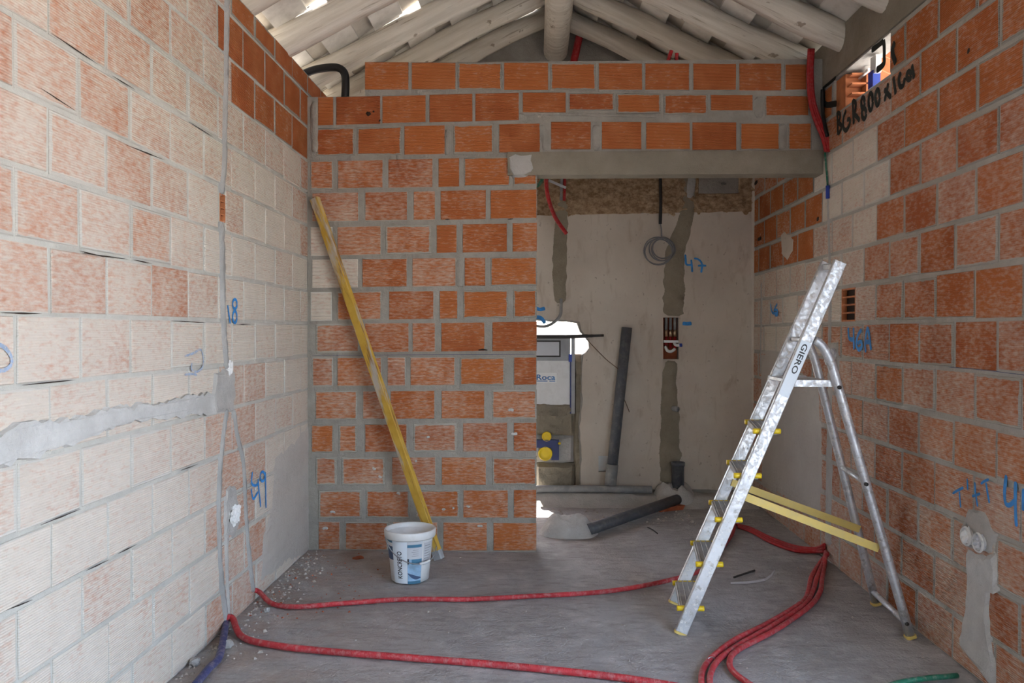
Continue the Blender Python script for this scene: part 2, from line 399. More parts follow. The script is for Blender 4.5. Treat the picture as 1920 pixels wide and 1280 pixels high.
# ------------------------------------------------------------------ bricks
H, B = .205, .315
def brick(wall, parent, u0, u1, z0, z1, dust=.2, tone=None, smear=None, quad=None, name='brick'):
    F = frame(wall); j = lambda a=.0025: R.uniform(-a, a)
    proud = R.uniform(-.001, .0015); dep = .05
    q = quad or [(u0 + j(), z0 + j()), (u1 + j(), z0 + j()), (u1 + j(), z1 + j()), (u0 + j(), z1 + j())]
    cu = sum(a for a, b in q) / 4; cz = sum(b for a, b in q) / 4; hw = (u1 - u0) / 2; hz = (z1 - z0) / 2
    iw = min(.022, hw * .45); iz = min(.022, hz * .45)
    sg = [(1, 1), (-1, 1), (-1, -1), (1, -1)]
    mid = [(a + s * .0035, b + t * .0035) for (a, b), (s, t) in zip(q, sg)]
    inn = [(a + s * iw, b + t * iz) for (a, b), (s, t) in zip(q, sg)]
    v = [F(a, b, -dep) for a, b in q] + [F(a, b, proud - .0028) for a, b in q] + [F(a, b, proud) for a, b in mid] + [F(a, b, proud) for a, b in inn]
    f = []
    for k in range(3):
        for i in range(4): f.append((k * 4 + i, k * 4 + (i + 1) % 4, k * 4 + (i + 1) % 4 + 4, k * 4 + i + 4))
    f.append((12, 13, 14, 15))
    o = pyd(name, v, f, MAT['brick'], parent)
    at_ = o.data.attributes.new('edge', 'FLOAT', 'POINT')
    for i in range(16): at_.data[i].value = 0.0 if i < 8 else (.12 if i < 12 else 1.0)
    o['dust'] = float(max(0, min(1, dust))); o['tone'] = float(R.random() if tone is None else tone); o['smear'] = float(R.choice([.1, .1, .2, .3, .6, 1.0]) if smear is None else smear)
    return o

def hollow(name, parent, wall, u0, u1, z0, z1, cells, depth=.07, wall_t=.008, cols=1):
    """broken brick end: clay webs around open cells"""
    F = frame(wall); b = MB()
    def bx(a0, a1, b0, b1, o0, o1):
        p = F(a0, b0, o0); q = F(a1, b1, o1); b.box([min(p[i], q[i]) for i in range(3)], [max(p[i], q[i]) for i in range(3)])
    bx(u0, u0 + wall_t, z0, z1, -depth, -.002); bx(u1 - wall_t, u1, z0, z1, -depth, -.002)
    for k in range(cells + 1):
        z = z0 + (z1 - z0 - wall_t) * k / cells; bx(u0, u1, z, z + wall_t, -depth, -.004)
    o = b.out(name, MAT['terra'], parent)
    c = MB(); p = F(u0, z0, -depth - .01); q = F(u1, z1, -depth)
    c.box([min(p[i], q[i]) for i in range(3)], [max(p[i], q[i]) for i in range(3)]); c.out('cell_shade_back', MAT['dark'], o)  # near-black back panel paints the shade inside the shallow cells
    return o

# ================================================================== FLOOR and outside ground
def grid(name, x0, x1, y0, y1, nx, ny, fz, mat):
    v = []; f = []
    for j in range(ny + 1):
        for i in range(nx + 1):
            x = x0 + (x1 - x0) * i / nx; y = y0 + (y1 - y0) * j / ny; v.append((x, y, fz(x, y)))
    for j in range(ny):
        for i in range(nx): a = j * (nx + 1) + i; f.append((a, a + 1, a + nx + 2, a + nx + 1))
    return pyd(name, v, f, mat, smooth=True)
fl = grid('floor', -.12, W + .12, -7.2, YB + .12, 90, 240,
          lambda x, y: .004 * noise.noise((x * 2.2, y * 2.2, 0)) + .0035 * noise.noise((x * 7, y * 7, 3)), MAT['floor'])
tag(fl, 'rough grey concrete floor dusted with brick powder', 'floor', kind='structure')
gd = MB().add([(-60, -60, -.12), (60, -60, -.12), (60, 60, -.12), (-60, 60, -.12)], [(0, 1, 2, 3)]).out('ground', MAT['ground'])
tag(gd, 'pale sandy ground outside the building', 'ground', kind='structure')

# ================================================================== LEFT WALL
hl = [tuple(uz('L', *q)) for q in [(413.5, 414), (423.5, 414), (423.5, 366), (413.5, 366)]]
wl = slab('wall_left', 'L', [(-7.2, 0), (YB, 0), (YB, 2.988), (-7.2, 2.988)], [hl], -.0045, -.12, MAT['mortarL'])
tag(wl, 'long brick side wall smeared with cream cement wash', 'wall', kind='structure')
def dustL(u, z):
    d = .55
    if z < 1.25: d = .93
    elif z < 1.5: d = .88 if u < -1.2 else .95
    elif z < 2.25: d = .70 if u < -1.75 else (.84 if u < -1.3 else .98)
    elif z < 2.55: d = .74 if u < -1.2 else .80
    else: d = .68 if u < -1.35 else .28
    if u > -1.25 and z > 2.35: d = .12 + .5 * max(0, 2.62 - z)
    if z > 2.66 and u > -1.3: d = .05
    if u > -.25 and z > 1.9 and z < 2.5: d -= .25
    if z < 1.25 and -1.5 < u < -.8: d = .72
    return d + R.uniform(-.10, .10)
for k in range(15):
    z0 = k * H + .007 - .009 if k else .004; z1 = (k + 1) * H - .009 - .007
    if k == 14: z1 = 2.984
    off = -2.8245 + (0 if k % 2 == 0 else B / 2) - 3 * B
    for i in range(18):
        u0 = off + i * B + .006 + R.uniform(-.003, .003); u1 = off + (i + 1) * B - .006 + R.uniform(-.003, .003)
        u1 = min(u1, YB - .01)
        if u1 - u0 < .04: continue
        if u0 < hl[1][0] and u1 > hl[0][0] and z0 < hl[2][1] and z1 > hl[0][1]:
            if hl[0][0] - u0 > .04: brick('L', wl, u0, hl[0][0] - .004, z0, z1, dustL(u0, z0))
            if u1 - hl[1][0] > .04: brick('L', wl, hl[1][0] + .004, u1, z0, z1, dustL(u0, z0))
            continue
        d = dustL((u0 + u1) / 2, (z0 + z1) / 2)
        brick('L', wl, u0, u1, z0 + R.uniform(-.002, .002), z1, d, R.random() * .7 if z0 < 2.4 else R.uniform(.4, 1))
hollow('broken_brick', wl, 'L', hl[0][0], hl[1][0], hl[0][1], hl[2][1], 4, .022, .005)
# chases filled with mortar
strip('mortar_chase', 'L', [(424, -30), (423, 60), (421, 180), (419, 300), (414, 362)], [.044, .040, .036, .040, .046], .014, MAT['chase'], wl)
strip('mortar_chase', 'L', [(413, 416), (415, 500), (417, 590), (419, 640), (424, 690)], [.052, .046, .046, .042, .044], .014, MAT['chase'], wl)
patch('mortar_patch', 'L', [(400, 700), (418, 690), (438, 692), (440, 742), (436, 772), (400, 775), (396, 740)], .012, MAT['cement2'], wl)
strip('mortar_chase', 'L', [(424, 768), (418, 810), (411, 880), (409, 960), (412, 1060), (419, 1130), (425, 1176)], [.034, .036, .036, .034, .036, .044, .044],   .012, MAT['chase'], wl)
strip('mortar_chase', 'L', [(436, 768), (444, 820), (455, 870), (459, 950), (466, 1040), (474, 1108)], [.03, .034, .034, .034, .036, .034], .012, MAT['chase'], wl)
strip('mortar_chase', 'L', [(424, 985), (424, 1060), (427, 1130), (428, 1165)], [.05, .022, .028, .036], .010, MAT['cement2'], wl)
patch('mortar_patch', 'L', [(422, 912), (440, 905), (446, 950), (448, 985), (438, 1010), (420, 1005), (418, 960)], .010, MAT['cement2'], wl)
patch('mortar_patch', 'L', [(-60, 850), (20, 798), (130, 785), (205, 762), (300, 752), (398, 735), (402, 772), (330, 783), (250, 790), (190, 808), (110, 838), (40, 862), (-60, 890)], .016, MAT['cement'], wl, amp=.011)
patch('render_patch', 'L', [(512, 850), (556, 812), (583, 780), (586, 1040), (500, 1098), (482, 1104), (488, 1010), (505, 950)], .005, MAT['skim'], wl, amp=.012, soft=.10)
# dark gaps where the bed joints were never filled
for pts in [[(75, 165), (140, 207)], [(95, 62), (182, 120)], [(210, 142), (252, 168)], [(352, 228), (398, 256)], [(232, 270), (308, 300)], [(148, 470), (195, 482)], [(250, 487), (284, 494)], [(150, 474), (240, 486)],
            [(0, 586), (78, 588)], [(320, 601), (385, 605)], [(40, 722), (140, 712)], [(75, 984), (150, 954)], [(338, 882), (370, 870)], [(160, 1070), (204, 1049)], [(220, 1038), (256, 1020)], [(10, 1144), (60, 1124)], [(440, 608), (470, 608)]]:
    strip('open_joint', 'L', pts, [.001, .0042, .001], .0006, MAT['dark'], wl, base=.0016, jit=.5)
# sprayed numbers
def ell(cx, cy, rx, ry, n=14): return [(cx + rx * math.cos(2 * math.pi * k / n), cy + ry * math.sin(2 * math.pi * k / n)) for k in range(n + 1)]
def marks(name, wall, strokes, w, mat, parent, label):
    o = None
    for i, s in enumerate(strokes):
        st = strip(name if i == 0 else 'stroke', wall, s, w, .0007, mat, o or parent, step=.006, jit=.12, base=.0026, sub=4)
        if i == 0: o = st; o['label'] = label
    return o
marks('sprayed_number', 'L', [[(426, 572), (428.5, 590), (431, 606)], ell(439.5, 570, 4.2, 9), ell(439.5, 594, 4, 11)], .014, MAT['blue'], wl, 'bright blue sprayed number 18')
marks('sprayed_number', 'L', [[(472.5, 884), (471, 905), (478, 910), (484, 905)], [(470, 916), (474, 935), (483, 922)], [(483, 898), (485, 920), (488, 950)], ell(491.5, 893, 4.5, 9), [(497, 884), (497.5, 915), (498, 952)]], .015, MAT['blue'], wl, 'bright blue sprayed number 49')
marks('chalk_scribble', 'L', [[(345, 668), (362, 662), (375, 655), (380, 670), (379, 688), (368, 697), (358, 692), (359, 680)], [(345, 702), (360, 701), (368, 703)]], .010, MAT['blue_f'], wl, 'faded blue scribble')
marks('chalk_scribble', 'L', [[(-8, 644), (8, 652), (19, 668), (20, 682), (10, 692), (-8, 697)]], .012, MAT['blue_f'], wl, 'faded blue curve')

# ================================================================== RIGHT WALL
hr = [uz('R', *q) for q in [(1577, 597), (1603, 597), (1603, 541), (1577, 541)]]
r_u0, r_u1 = hr[1][0], hr[0][0]; r_z0, r_z1 = 7 * H + .002, 8 * H - .016
hr = [(r_u0, r_z0), (r_u1, r_z0), (r_u1, r_z1), (r_u0, r_z1)]
ho = [uz('R', *q) for q in [(1668, 118), (1562, 172)]]; o_u0, o_u1 = ho[0][0], ho[1][0]; o_z0 = 13 * H - .008
hole_top = [(o_u0, o_z0 + .004), (o_u1, o_z0 + .004), (o_u1, 2.866), (o_u0, 2.866)]
RY0 = -2.45
wr = slab('wall_right', 'R', [(RY0, 0), (YB, 0), (YB, 2.875), (RY0, 2.875)], [hr, hole_top], -.0045, -.12, MAT['mortarR'])
tag(wr, 'orange brick side wall behind the stepladder', 'wall', kind='structure')
def dustR(u, z):
    d = .42
    if -.9 < u < .05 and 2.0 < z < 2.46: d = .98
    elif -.75 < u < .1 and 1.4 < z < 2.0: d = .80
    elif z > 2.46 and u > -1.1: d = .55 if u < -.4 else .45
    elif u > .05 and 1.15 < z < 1.75: d = .85
    elif u > .05 and z > 1.75: d = .22
    elif z < 1.2 and u > -.9: d = .55
    if z > 2.66: d = .15
    if u < -1.2: d = (.50 if z < 1.15 else .40) if z < 2.2 else .28
    return d + R.uniform(-.1, .1)
for k in range(14):
    z0 = k * H + .009 - .007 if k else .004; z1 = (k + 1) * H - .007 - .009
    off = -1.8896 + (0 if k % 2 == 0 else B / 2) - 2 * B
    for i in range(13):
        u0 = off + i * B + .007 + R.uniform(-.004, .004); u1 = min(off + (i + 1) * B - .007 + R.uniform(-.004, .004), YB - .008); u0 = max(u0, RY0 + .002)
        if u1 - u0 < .05: continue
        d = dustR((u0 + u1) / 2, (z0 + z1) / 2); segs = [(u0, u1)]
        for (a, b, c, e) in ((r_u0, r_u1, r_z0, r_z1), (o_u0, o_u1, o_z0, 2.9)):
            if z0 < e - .02 and z1 > c + .02:
                ns = []
                for s, t in segs:
                    if t <= a or s >= b: ns.append((s, t))
                    else:
                        if a - s > .03: ns.append((s, a - .004))
                        if t - b > .03: ns.append((b + .004, t))
                segs = ns
        for s, t in segs: brick('R', wr, s, t, z0 + R.uniform(-.003, .003), z1 + R.uniform(-.004, .002), d, None if z0 < 2.4 else R.uniform(.2, .6))
hollow('broken_brick', wr, 'R', r_u0, r_u1, r_z0, r_z1, 4, .030, .009)
# ring beam on top of the wall
bmq = MB().box((W - .004, RY0, 2.878), (W + .11, YB, 3.135)); rb = bmq.out('ring_beam', MAT['lintel']); tag(rb, 'grey concrete ring beam along the top of the wall above the ladder', 'beam', kind='structure')
strip('mortar_chase', 'R', [(1553, 330), (1554, 400), (1556, 480), (1557, 560), (1556, 640)], [.03, .03, .032, .035, .05], .008, MAT['cement2'], wr)
strip('mortar_chase', 'R', [(1556, 640), (1557, 720), (1556, 800), (1555, 900), (1553, 1020)], [.06, .07, .10, .10, .11], .008, MAT['cement2'], wr)
patch('render_patch', 'R', [(1424, 660), (1470, 640), (1540, 720), (1546, 800), (1545, 985), (1500, 965), (1425, 915)], .005, MAT['skim'], wr, amp=.01, soft=.10)
patch('mortar_patch', 'R', [(1800, 985), (1815, 950), (1850, 955), (1870, 1000), (1862, 1040), (1815, 1030)], .008, MAT['cement2'], wr, amp=.006)
patch('mortar_patch', 'R', [(1816, 1028), (1868, 1040), (1872, 1108), (1858, 1098), (1856, 1150), (1862, 1210), (1868, 1300), (1836, 1262), (1800, 1215), (1806, 1150), (1812, 1090)], .013, MAT['cement'], wr, amp=.007, soft=.03)
strip('mortar_chase', 'R', [(1428, 530), (1428, 570), (1427, 640), (1426, 700)], [.02, .05, .03, .025], .006, MAT['cement2'], wr)
patch('mortar_patch', 'R', [(1464, 440), (1470, 432), (1480, 440), (1488, 450), (1487, 470), (1476, 490), (1466, 478)], .006, MAT['plaster'], wr, amp=.004)
marks('sprayed_dot', 'R', [[(1480, 448), (1480, 454), (1480, 459)]], .03, MAT['blue'], wr, 'blue sprayed dot on a pale patch')
z = lambda ox, oy, s, L: [[(ox + a * s, oy + b * s) for a, b in q] for q in L]
marks('sprayed_number', 'R', z(1420, 540, .125, [[(1370, 590), (1374, 690), (1390, 760), (1465, 775)], [(1448, 590), (1452, 750), (1455, 920)], [(1570, 620), (1512, 720), (1490, 850), (1530, 920), (1575, 870), (1560, 800), (1510, 830)], [(1632, 965), (1625, 800), (1660, 600), (1690, 750), (1712, 930)], [(1620, 815), (1665, 805), (1712, 815)]]), .024, MAT['blue'], wr, 'bright blue sprayed mark 46A')
marks('sprayed_number', 'R', z(1420, 540, .125, [[(205, 235), (212, 300), (235, 372), (305, 370)], [(305, 235), (270, 300), (250, 400)], [(250, 330), (300, 330), (310, 400), (270, 405)]]), .020, MAT['blue'], wr, 'small blue sprayed number 46')
marks('sprayed_number', 'R', z(1770, 870, .1016, [[(170, 540), (270, 480), (370, 430)], [(295, 500), (305, 650), (318, 800)], [(440, 265), (445, 380), (450, 480)], [(580, 330), (588, 450), (592, 560)], [(530, 590), (600, 570), (680, 540)], [(600, 570), (615, 680), (632, 780)], [(690, 360), (760, 310), (840, 280)], [(785, 340), (815, 530), (850, 720)]]), .012, MAT['blue'], wr, 'thin blue sprayed letters T1tT')
marks('sprayed_number', 'R', z(1770, 870, .1016, [[(1160, 200), (1138, 400), (1130, 580), (1155, 730), (1230, 750), (1330, 660)], [(1335, 320), (1330, 520), (1328, 700), (1332, 900), (1348, 1150)], [(1480, 450), (1478, 650), (1475, 860)]]), .019, MAT['blue'], wr, 'bold blue sprayed digit 4')
BK = [[(205, 870), (212, 1020), (215, 1165)], [(205, 880), (242, 905), (232, 980), (208, 1010)], [(220, 1010), (262, 1060), (218, 1160)], [(318, 850), (285, 950), (285, 1070), (320, 1105), (362, 1030), (362, 970), (330, 972)],
      [(400, 720), (408, 880), (415, 1030)], [(400, 730), (438, 765), (432, 860), (412, 890), (448, 930), (490, 985)], ell(530, 760, 22, 66), ell(545, 895, 27, 68), ell(627, 745, 27, 105), ell(715, 690, 27, 98),
      [(800, 590), (840, 640), (885, 690)], [(850, 510), (830, 620), (802, 740)], [(915, 430), (930, 540), (945, 650)], [(1010, 370), (985, 460), (1000, 550), (1040, 540), (1060, 440)], ell(1112, 415, 27, 48), [(1150, 280), (1165, 370), (1178, 450)]]
marks('sprayed_lettering', 'R', z(1540, 80, .1485, BK), .027, MAT['ink'], wr, 'black sprayed lettering BGR800x100')
marks('sprayed_outline', 'R', z(1540, 80, .1485, [[(790, -30), (800, 60), (800, 190), (795, 270), (700, 345)], [(935, -10), (905, 80), (915, 170), (945, 265)], [(30, 540), (40, 680), (60, 780), (200, 768)], [(10, 560), (14, 700), (20, 820)]]), .036, MAT['ink'], wr, 'black sprayed outline round the gap')
marks('sprayed_outline', 'R', z(1540, 80, .1485, [[(40, 545), (110, 500), (190, 425)], [(640, 95), (720, 40), (790, -20)]]), .03, MAT['ink'], wr, 'black sprayed line under the beam')
strip('chalk_line', 'R', [(1780, 688), (1850, 694), (1930, 704)], .0022, .0004, MAT['navyst'], wr, base=.0024)
strip('open_joint', 'R', [(1815, 100), (1817, 96), (1818, 90)], .022, .0006, MAT['dark'], wr, base=.0022)
for q in [[(1415, 345), (1421, 340)], [(1436, 333), (1441, 328)], [(1463, 329), (1468, 326)], [(1421, 449), (1428, 446)], [(1532, 412), (1536, 409)]]:
    strip('drill_hole', 'R', q, .03, .0006, MAT['dark'], wr, base=.0022)

# what stands outside the gap under the ring beam
t = empty('outer_brick_leaf', (W + .2, -.5, 2.6)); tag(t, 'hollow bricks seen through the gap under the ring beam', 'brick')
for a, b in ((o_u1 - .16, o_u1 + .1),):
    q = MB().box((W + .02, a + .02, o_z0 + .012), (W + .12, b, 2.86)); q.out('brick', MAT['terra'], t)
q = MB()
for k in range(4):
    zz = o_z0 + .014 + k * .055; q.box((W + .03, a - .05, zz), (W + .12, a + .02, zz + .009))
q.box((W + .11, a - .05, o_z0 + .012), (W + .12, a + .02, 2.86)); q.out('brick_webs', MAT['terra'], t)
q = MB().box((W + .03, a - .052, o_z0 + .012), (W + .034, a - .048, 2.86))
t2 = empty('eave_tiles', (W + .5, -.6, 2.7)); tag(t2, 'row of orange clay eave tiles seen through the gap', 'tiles')
for k in range(15):
    y = -1.15 + k * .17
    vs_ = []; fs = []
    for i in range(7):
        an = math.pi * i / 6
        for xx, zt_ in ((W + .13, 3.06), (W + .85, 2.72)):
            vs_.append((xx, y + .08 * math.cos(an), zt_ + .05 * math.sin(an)))
    for i in range(6): fs.append((2 * i, 2 * i + 1, 2 * i + 3, 2 * i + 2))
    pyd('tile', vs_, fs, MAT['terra'], t2, True)
XG = W + .05
g0 = at(1638, 158, 0, XG); g1 = at(1629, 138, 0, XG); g2 = at(1642, 136, 0, XG); g3 = at(1632, 110, 0, XG)
pw = MB().box((XG, g2.y, g1.z - .02), (XG + .03, g3.y, g3.z)).out('plastic_spacer', MAT['white'])
tag(pw, 'white plastic strip with blue end standing in the wall gap', 'strip')
MB().box((XG - .004, g0.y, g0.z - .01), (XG + .036, g1.y, g1.z)).out('blue_end', MAT['bluepl'], pw)
pb = MB().bar(at(1598, 158, 0, W + .10), at(1630, 130, 0, W + .10), .018, .018).out('white_batten', MAT['stuc']); tag(pb, 'thin white batten slanting across the wall gap', 'batten')
pc = MB().bar(at(1590, 122, 0, W + .13), at(1640, 121, 0, W + .13), .012, .012).out('metal_rail', MAT['galv']); tag(pc, 'thin level rail across the wall gap above the slanting batten', 'rail')

# ================================================================== PARTITION (brick wall facing the camera)
jx = at(1005.5, 700, 1, 0).x; lz0 = at(1250, 327, 1, 0).z; lz1 = at(1250, 284, 1, 0).z; ltx = at(952, 300, 1, 0).x
step_x = at(684, 150, 1, 0).x; z14 = at(640, 180, 1, 0).z; z15 = at(1000, 114, 1, 0).z
wc = slab('wall_center', 'C', [(0, 0), (jx, 0), (jx, lz0), (W, lz0), (W, z15 - .003), (step_x, z15 - .003), (step_x, z14 - .003), (0, z14 - .003)], [], -.0045, -.11, MAT['mortar'])
tag(wc, 'orange brick partition with a wide doorway', 'wall', kind='structure')
ROWS = [  # (y top, y bottom at left; y top, y bottom at right), brick spans measured along the course
    ((700, 116, 168, 1500, 119, 170), [(684, 766), (771, 855), (858, 941), (945, 1028), (1032, 1117), (1122, 1205), (1209, 1293), (1299, 1381), (1386, 1465), (1471, 1514)]),
    ((640, 181, 234, 940, 174, 226), [(596, 625), (630, 713), (716, 799), (805, 886), (891, 973), (980, 1061, 173, 211), (1066, 1151, 174, 207), (1156, 1239, 175, 213), (1244, 1327, 176, 215), (1332, 1412, 177, 208), (1435, 1518, 178, 218)]),
    ((640, 239, 292, 940, 232, 287), [(593, 665), (669, 753), (758, 834), (850, 925), (935, 1013), (1033, 1108, 228, 280), (1128, 1203, 228, 280), (1211, 1294, 229, 280), (1298, 1381, 229, 281), (1388, 1462, 230, 281), (1478, 1522, 230, 281)]),
    ((620, 301, 354, 960, 294, 348), [(582, 624), (633, 718), (728, 811), (822, 861), (870, 956), (962, 1004)]),
    ((620, 361, 415, 960, 355, 410), [(585, 672), (684, 764), (775, 816), (826, 911), (919, 1004)]),
    ((620, 425, 479, 960, 418, 472), [(582, 623), (632, 714), (723, 808), (818, 857), (867, 951), (961, 1004)]),
    ((620, 486, 539, 960, 482, 535), [(585, 671), (679, 763), (773, 854), (871, 910), (920, 1004)]),
    ((620, 547, 601, 960, 543, 596), [(582, 622), (632, 715), (729, 813), (824, 858), (868, 953), (962, 1004)]),
    ((620, 607, 661, 960, 603, 658), [(592, 674), (684, 766), (773, 816), (827, 909), (923, 1004)]),
    ((620, 670, 724, 960, 669, 722), [(585, 624), (632, 715), (726, 760), (769, 853), (862, 947), (963, 1005)]),
    ((620, 733, 786, 960, 731, 785), [(591, 669), (680, 722), (732, 815), (827, 909), (922, 1005)]),
    ((620, 796, 848, 960, 792, 846), [(583, 625), (635, 669), (684, 763), (775, 856), (868, 951), (963, 1005)]),
    ((620, 857, 909, 960, 857, 909), [(592, 631), (641, 721), (735, 816), (828, 911), (923, 1006)]),
    ((620, 919, 971, 960, 918, 971), [(597, 678), (686, 768), (780, 861), (868, 953), (963, 1006)]),
    ((620, 978, 1033, 960, 980, 1032), [(597, 637), (647, 727), (737, 820), (831, 913), (925, 1006)]),
]
for ri, ((xa, ta, ba, xb, tb, bb), spans) in enumerate(ROWS):
    for s in spans:
        x0, x1 = s[0], s[1]
        yt = lambda x: s[2] if len(s) > 2 else ta + (tb - ta) * (x - xa) / (xb - xa)
        yb = lambda x: s[3] if len(s) > 2 else ba + (bb - ba) * (x - xa) / (xb - xa)
        q = [uz('C', x0, yb(x0)), uz('C', x1, yb(x1)), uz('C', x1, yt(x1)), uz('C', x0, yt(x0))]
        q = [(max(.004, min(a, W - .004)), max(.004, b)) for a, b in q]
        if x1 >= 1003 and ri > 2: q[1] = (jx + .003, q[1][1]); q[2] = (jx + .003, q[2][1])
        d = .12 if ri < 3 else .22
        if x0 < 600 and 3 < ri < 10: d = .85 if ri in (5, 6, 7) else .42
        elif x0 < 800 and 2 < ri < 10: d = .38
        elif ri >= 10: d = .38
        tone = R.random() * .8
        if ri == 0: tone = max(0, min(1, (x0 - 900) / 500)) * .8
        if (ri == 1 and s[0] in (630, 1066)): tone = 1.0; 
        brick('C', wc, min(q[0][0], q[3][0]), max(q[1][0], q[2][0]), q[0][1], q[3][1], d + R.uniform(-.07, .07), tone, None, q)
# bricks showing on the jamb of the doorway are the same ends turned into the opening
lt = MB().box((jx - .002, .0, lz0), (jx + .0, .11, lz0 + .001))
li = MB()
nseg = 40
for k in range(nseg):
    a = ltx + (W - ltx) * k / nseg; b = ltx + (W - ltx) * (k + 1) / nseg
    li.box((a, -.014 + .004 * noise.noise((a * 3, 0, 0)), lz0 - .002), (b, .115, lz1 + .006 * noise.noise((a * 4, 3, 0))))
lo_ = li.out('lintel', MAT['lintel'], wc); lo_['label'] = 'grey concrete lintel'
patch('mortar_patch', 'C', [(950, 292), (965, 287), (1000, 288), (1004, 318), (998, 326), (985, 335), (962, 332), (952, 318)], .018, MAT['cement2'], wc, amp=.006)
for q, wdt in [([(975, 212), (1060, 214), (1160, 216), (1230, 218)], .02), ([(1014, 235), (1022, 258), (1024, 282)], .05), ([(1118, 234), (1116, 258), (1118, 282)], .05), ([(838, 243), (840, 265), (838, 290)], .04), ([(1424, 182), (1423, 200), (1424, 220)], .06), ([(1468, 232), (1468, 258), (1466, 280)], .05), ([(590, 190), (589, 230), (590, 285)], .05), ([(862, 487), (862, 515), (863, 538)], .05)]:
    strip('mortar_smear', 'C', q, wdt, .004, MAT['mortar'], wc, base=0)
strip('chalk_line', 'C', [(585, 666), (760, 665), (1003, 664)], .0018, .0004, MAT['navyst'], wc, base=.0024)
ins = [([(687, 211), (691, 214), (695, 212)], .03), ([(699, 208), (702, 210)], .012), ([(711, 228), (713, 224)], .01), ([(897, 656), (905, 655), (914, 656)], .012), ([(835, 411), (843, 411)], .006), ([(952, 411), (962, 410)], .006)]
for q, wdt in ins: strip('drill_hole', 'C', q, wdt, .0006, MAT['dark'], wc, base=.0022)
MAT['lime'] = MAT['paper']
for (x, y, s) in [(958, 768, 5), (803, 819, 3), (702, 877, 3), (713, 892, 3), (747, 925, 3), (832, 955, 3), (878, 949, 3), (900, 984, 5), (964, 812, 6), (610, 990, 5), (624, 958, 5), (850, 953, 2), (780, 864, 2)]:
    strip('lime_splash', 'C', [(x - s, y + R.uniform(-2, 2)), (x, y + R.uniform(-2, 2)), (x + s, y + R.uniform(-3, 3))], .016, .001, MAT['cement'], wc, base=.0022, step=.006, jit=.5)

# ================================================================== BACK WALL of the room behind
gz = lambda x: 3.12 + .50 * (min(x, W - x if x > 1.595 else x) if False else (x if x < 1.585 else 1.585 * (W - x) / (W - 1.585)))
cis = [uz('B', *q) for q in [(985, 600), (1072, 603), (1083, 606), (1088, 622), (1103, 638), (1104, 652), (1098, 662), (1090, 666), (1088, 700), (1089, 760), (1084, 800), (1087, 850), (1086, 908)]]
cu0 = 1.02
hole = rough_loop([(cu0, cis[0][1])] + cis[:-1] + [(cis[-1][0], .06), (cu0, .06)], .04, .006)
box_h = [uz('B', *q) for q in [(1243, 673), (1272, 673), (1272, 595), (1243, 595)]]
sq_h = [uz('B', *q) for q in [(1122, 884), (1146, 884), (1146, 854), (1122, 854)]]
tiny = [uz('B', *q) for q in ell(1357, 344, 5, 3, 8)[:-1]]
tiny2 = [uz('B', *q) for q in [(1331, 334), (1336, 334), (1336, 322), (1331, 322)]]
outer = [(-.1, 0), (W + .1, 0), (W + .1, 3.10), (1.585, 3.95), (-.1, 3.10)]
added_opening = [(.15, 1.0), (.15, 2.2), (.92, 2.2), (.92, 1.0)]  # unseen opening behind the partition, added to let sky light into the inner room
wb = slab('wall_back', 'B', outer, [hole, added_opening, box_h, sq_h, tiny, tiny2], 0, -.16, MAT['mortar'])
tag(wb, 'back wall of the inner room, bare above and plastered below', 'wall', kind='structure')
ptop = uz('B', 1200, 402)[1]; pbot = uz('B', 1300, 917)[1]
xr = uz('B', 1411, 640)[0]
pouter = rough_loop([(cis[-1][0] + .012, pbot), (xr, pbot), (xr, ptop + .02), (1.30, ptop - .01), (1.30, cis[0][1] + .02)] + [(a + .012, b + .008) for a, b in cis[1:-1]], .05, .005)
pl = slab('plaster_coat', 'B', pouter, [box_h, sq_h], .014, -.002, MAT['plaster'], wb)
pl['label'] = 'cream plaster coat'
# roughcast band above
nx, nz = 150, 48; v = []; f = []
rx0, rx1, rz0, rz1 = 1.25, W, ptop - .03, 2.95
for j in range(nz + 1):
    for i in range(nx + 1):
        x = rx0 + (rx1 - rx0) * i / nx; zz = rz0 + (rz1 - rz0) * j / nz
        hgt = .016 + .014 * noise.fractal((x * 13 + zz * 8, zz * 17, 2), 1.0, 2.0, 4) - .016 * max(0, 1 - (zz - rz0 - .02 * noise.noise((x * 9, 0, 5))) / .06)
        a, b = uz('B', 1335, 345)
        if abs(x - a - .05) < .16 and zz > b - .08: hgt = -.01
        v.append((x, YB - hgt, zz))
ga, gb = uz('B', 1335, 345)
for j in range(nz):
    for i in range(nx):
        a = j * (nx + 1) + i
        if abs(v[a][0] - ga - .05) < .15 and v[a][2] > gb - .06: continue
        f.append((a, a + 1, a + nx + 2, a + nx + 1))
rc = pyd('roughcast_band', v, f, MAT['rough'], wb); rc['label'] = 'coarse brown roughcast'
for i, q in enumerate([[(1308, 355), (1340, 355), (1340, 335), (1308, 335)], [(1364, 355), (1384, 355), (1384, 335), (1364, 335)], [(1318, 331), (1350, 331), (1350, 312), (1318, 312)]]):
    qq = [uz('B', *p) for p in q]; 
    if i != 2: b_ = brick('B', wb, qq[0][0], qq[1][0], qq[0][1], qq[2][1], .3)
strip('cement_streak', 'B', [(1056, 378), (1052, 420), (1050, 470), (1049, 520), (1050, 568)], [.09, .12, .125, .13, .10], .005, MAT['wet'], wb, base=.0145)
strip('cement_streak', 'B', [(1293, 322), (1291, 380), (1280, 430), (1266, 470), (1264, 530), (1261, 592)], [.09, .10, .15, .17, .19, .18], .006, MAT['wet'], wb, base=.0145)
strip('cement_streak', 'B', [(1297, 322), (1295, 350), (1292, 372)], [.07, .07, .06], .008, MAT['cement2'], wb, base=.02)
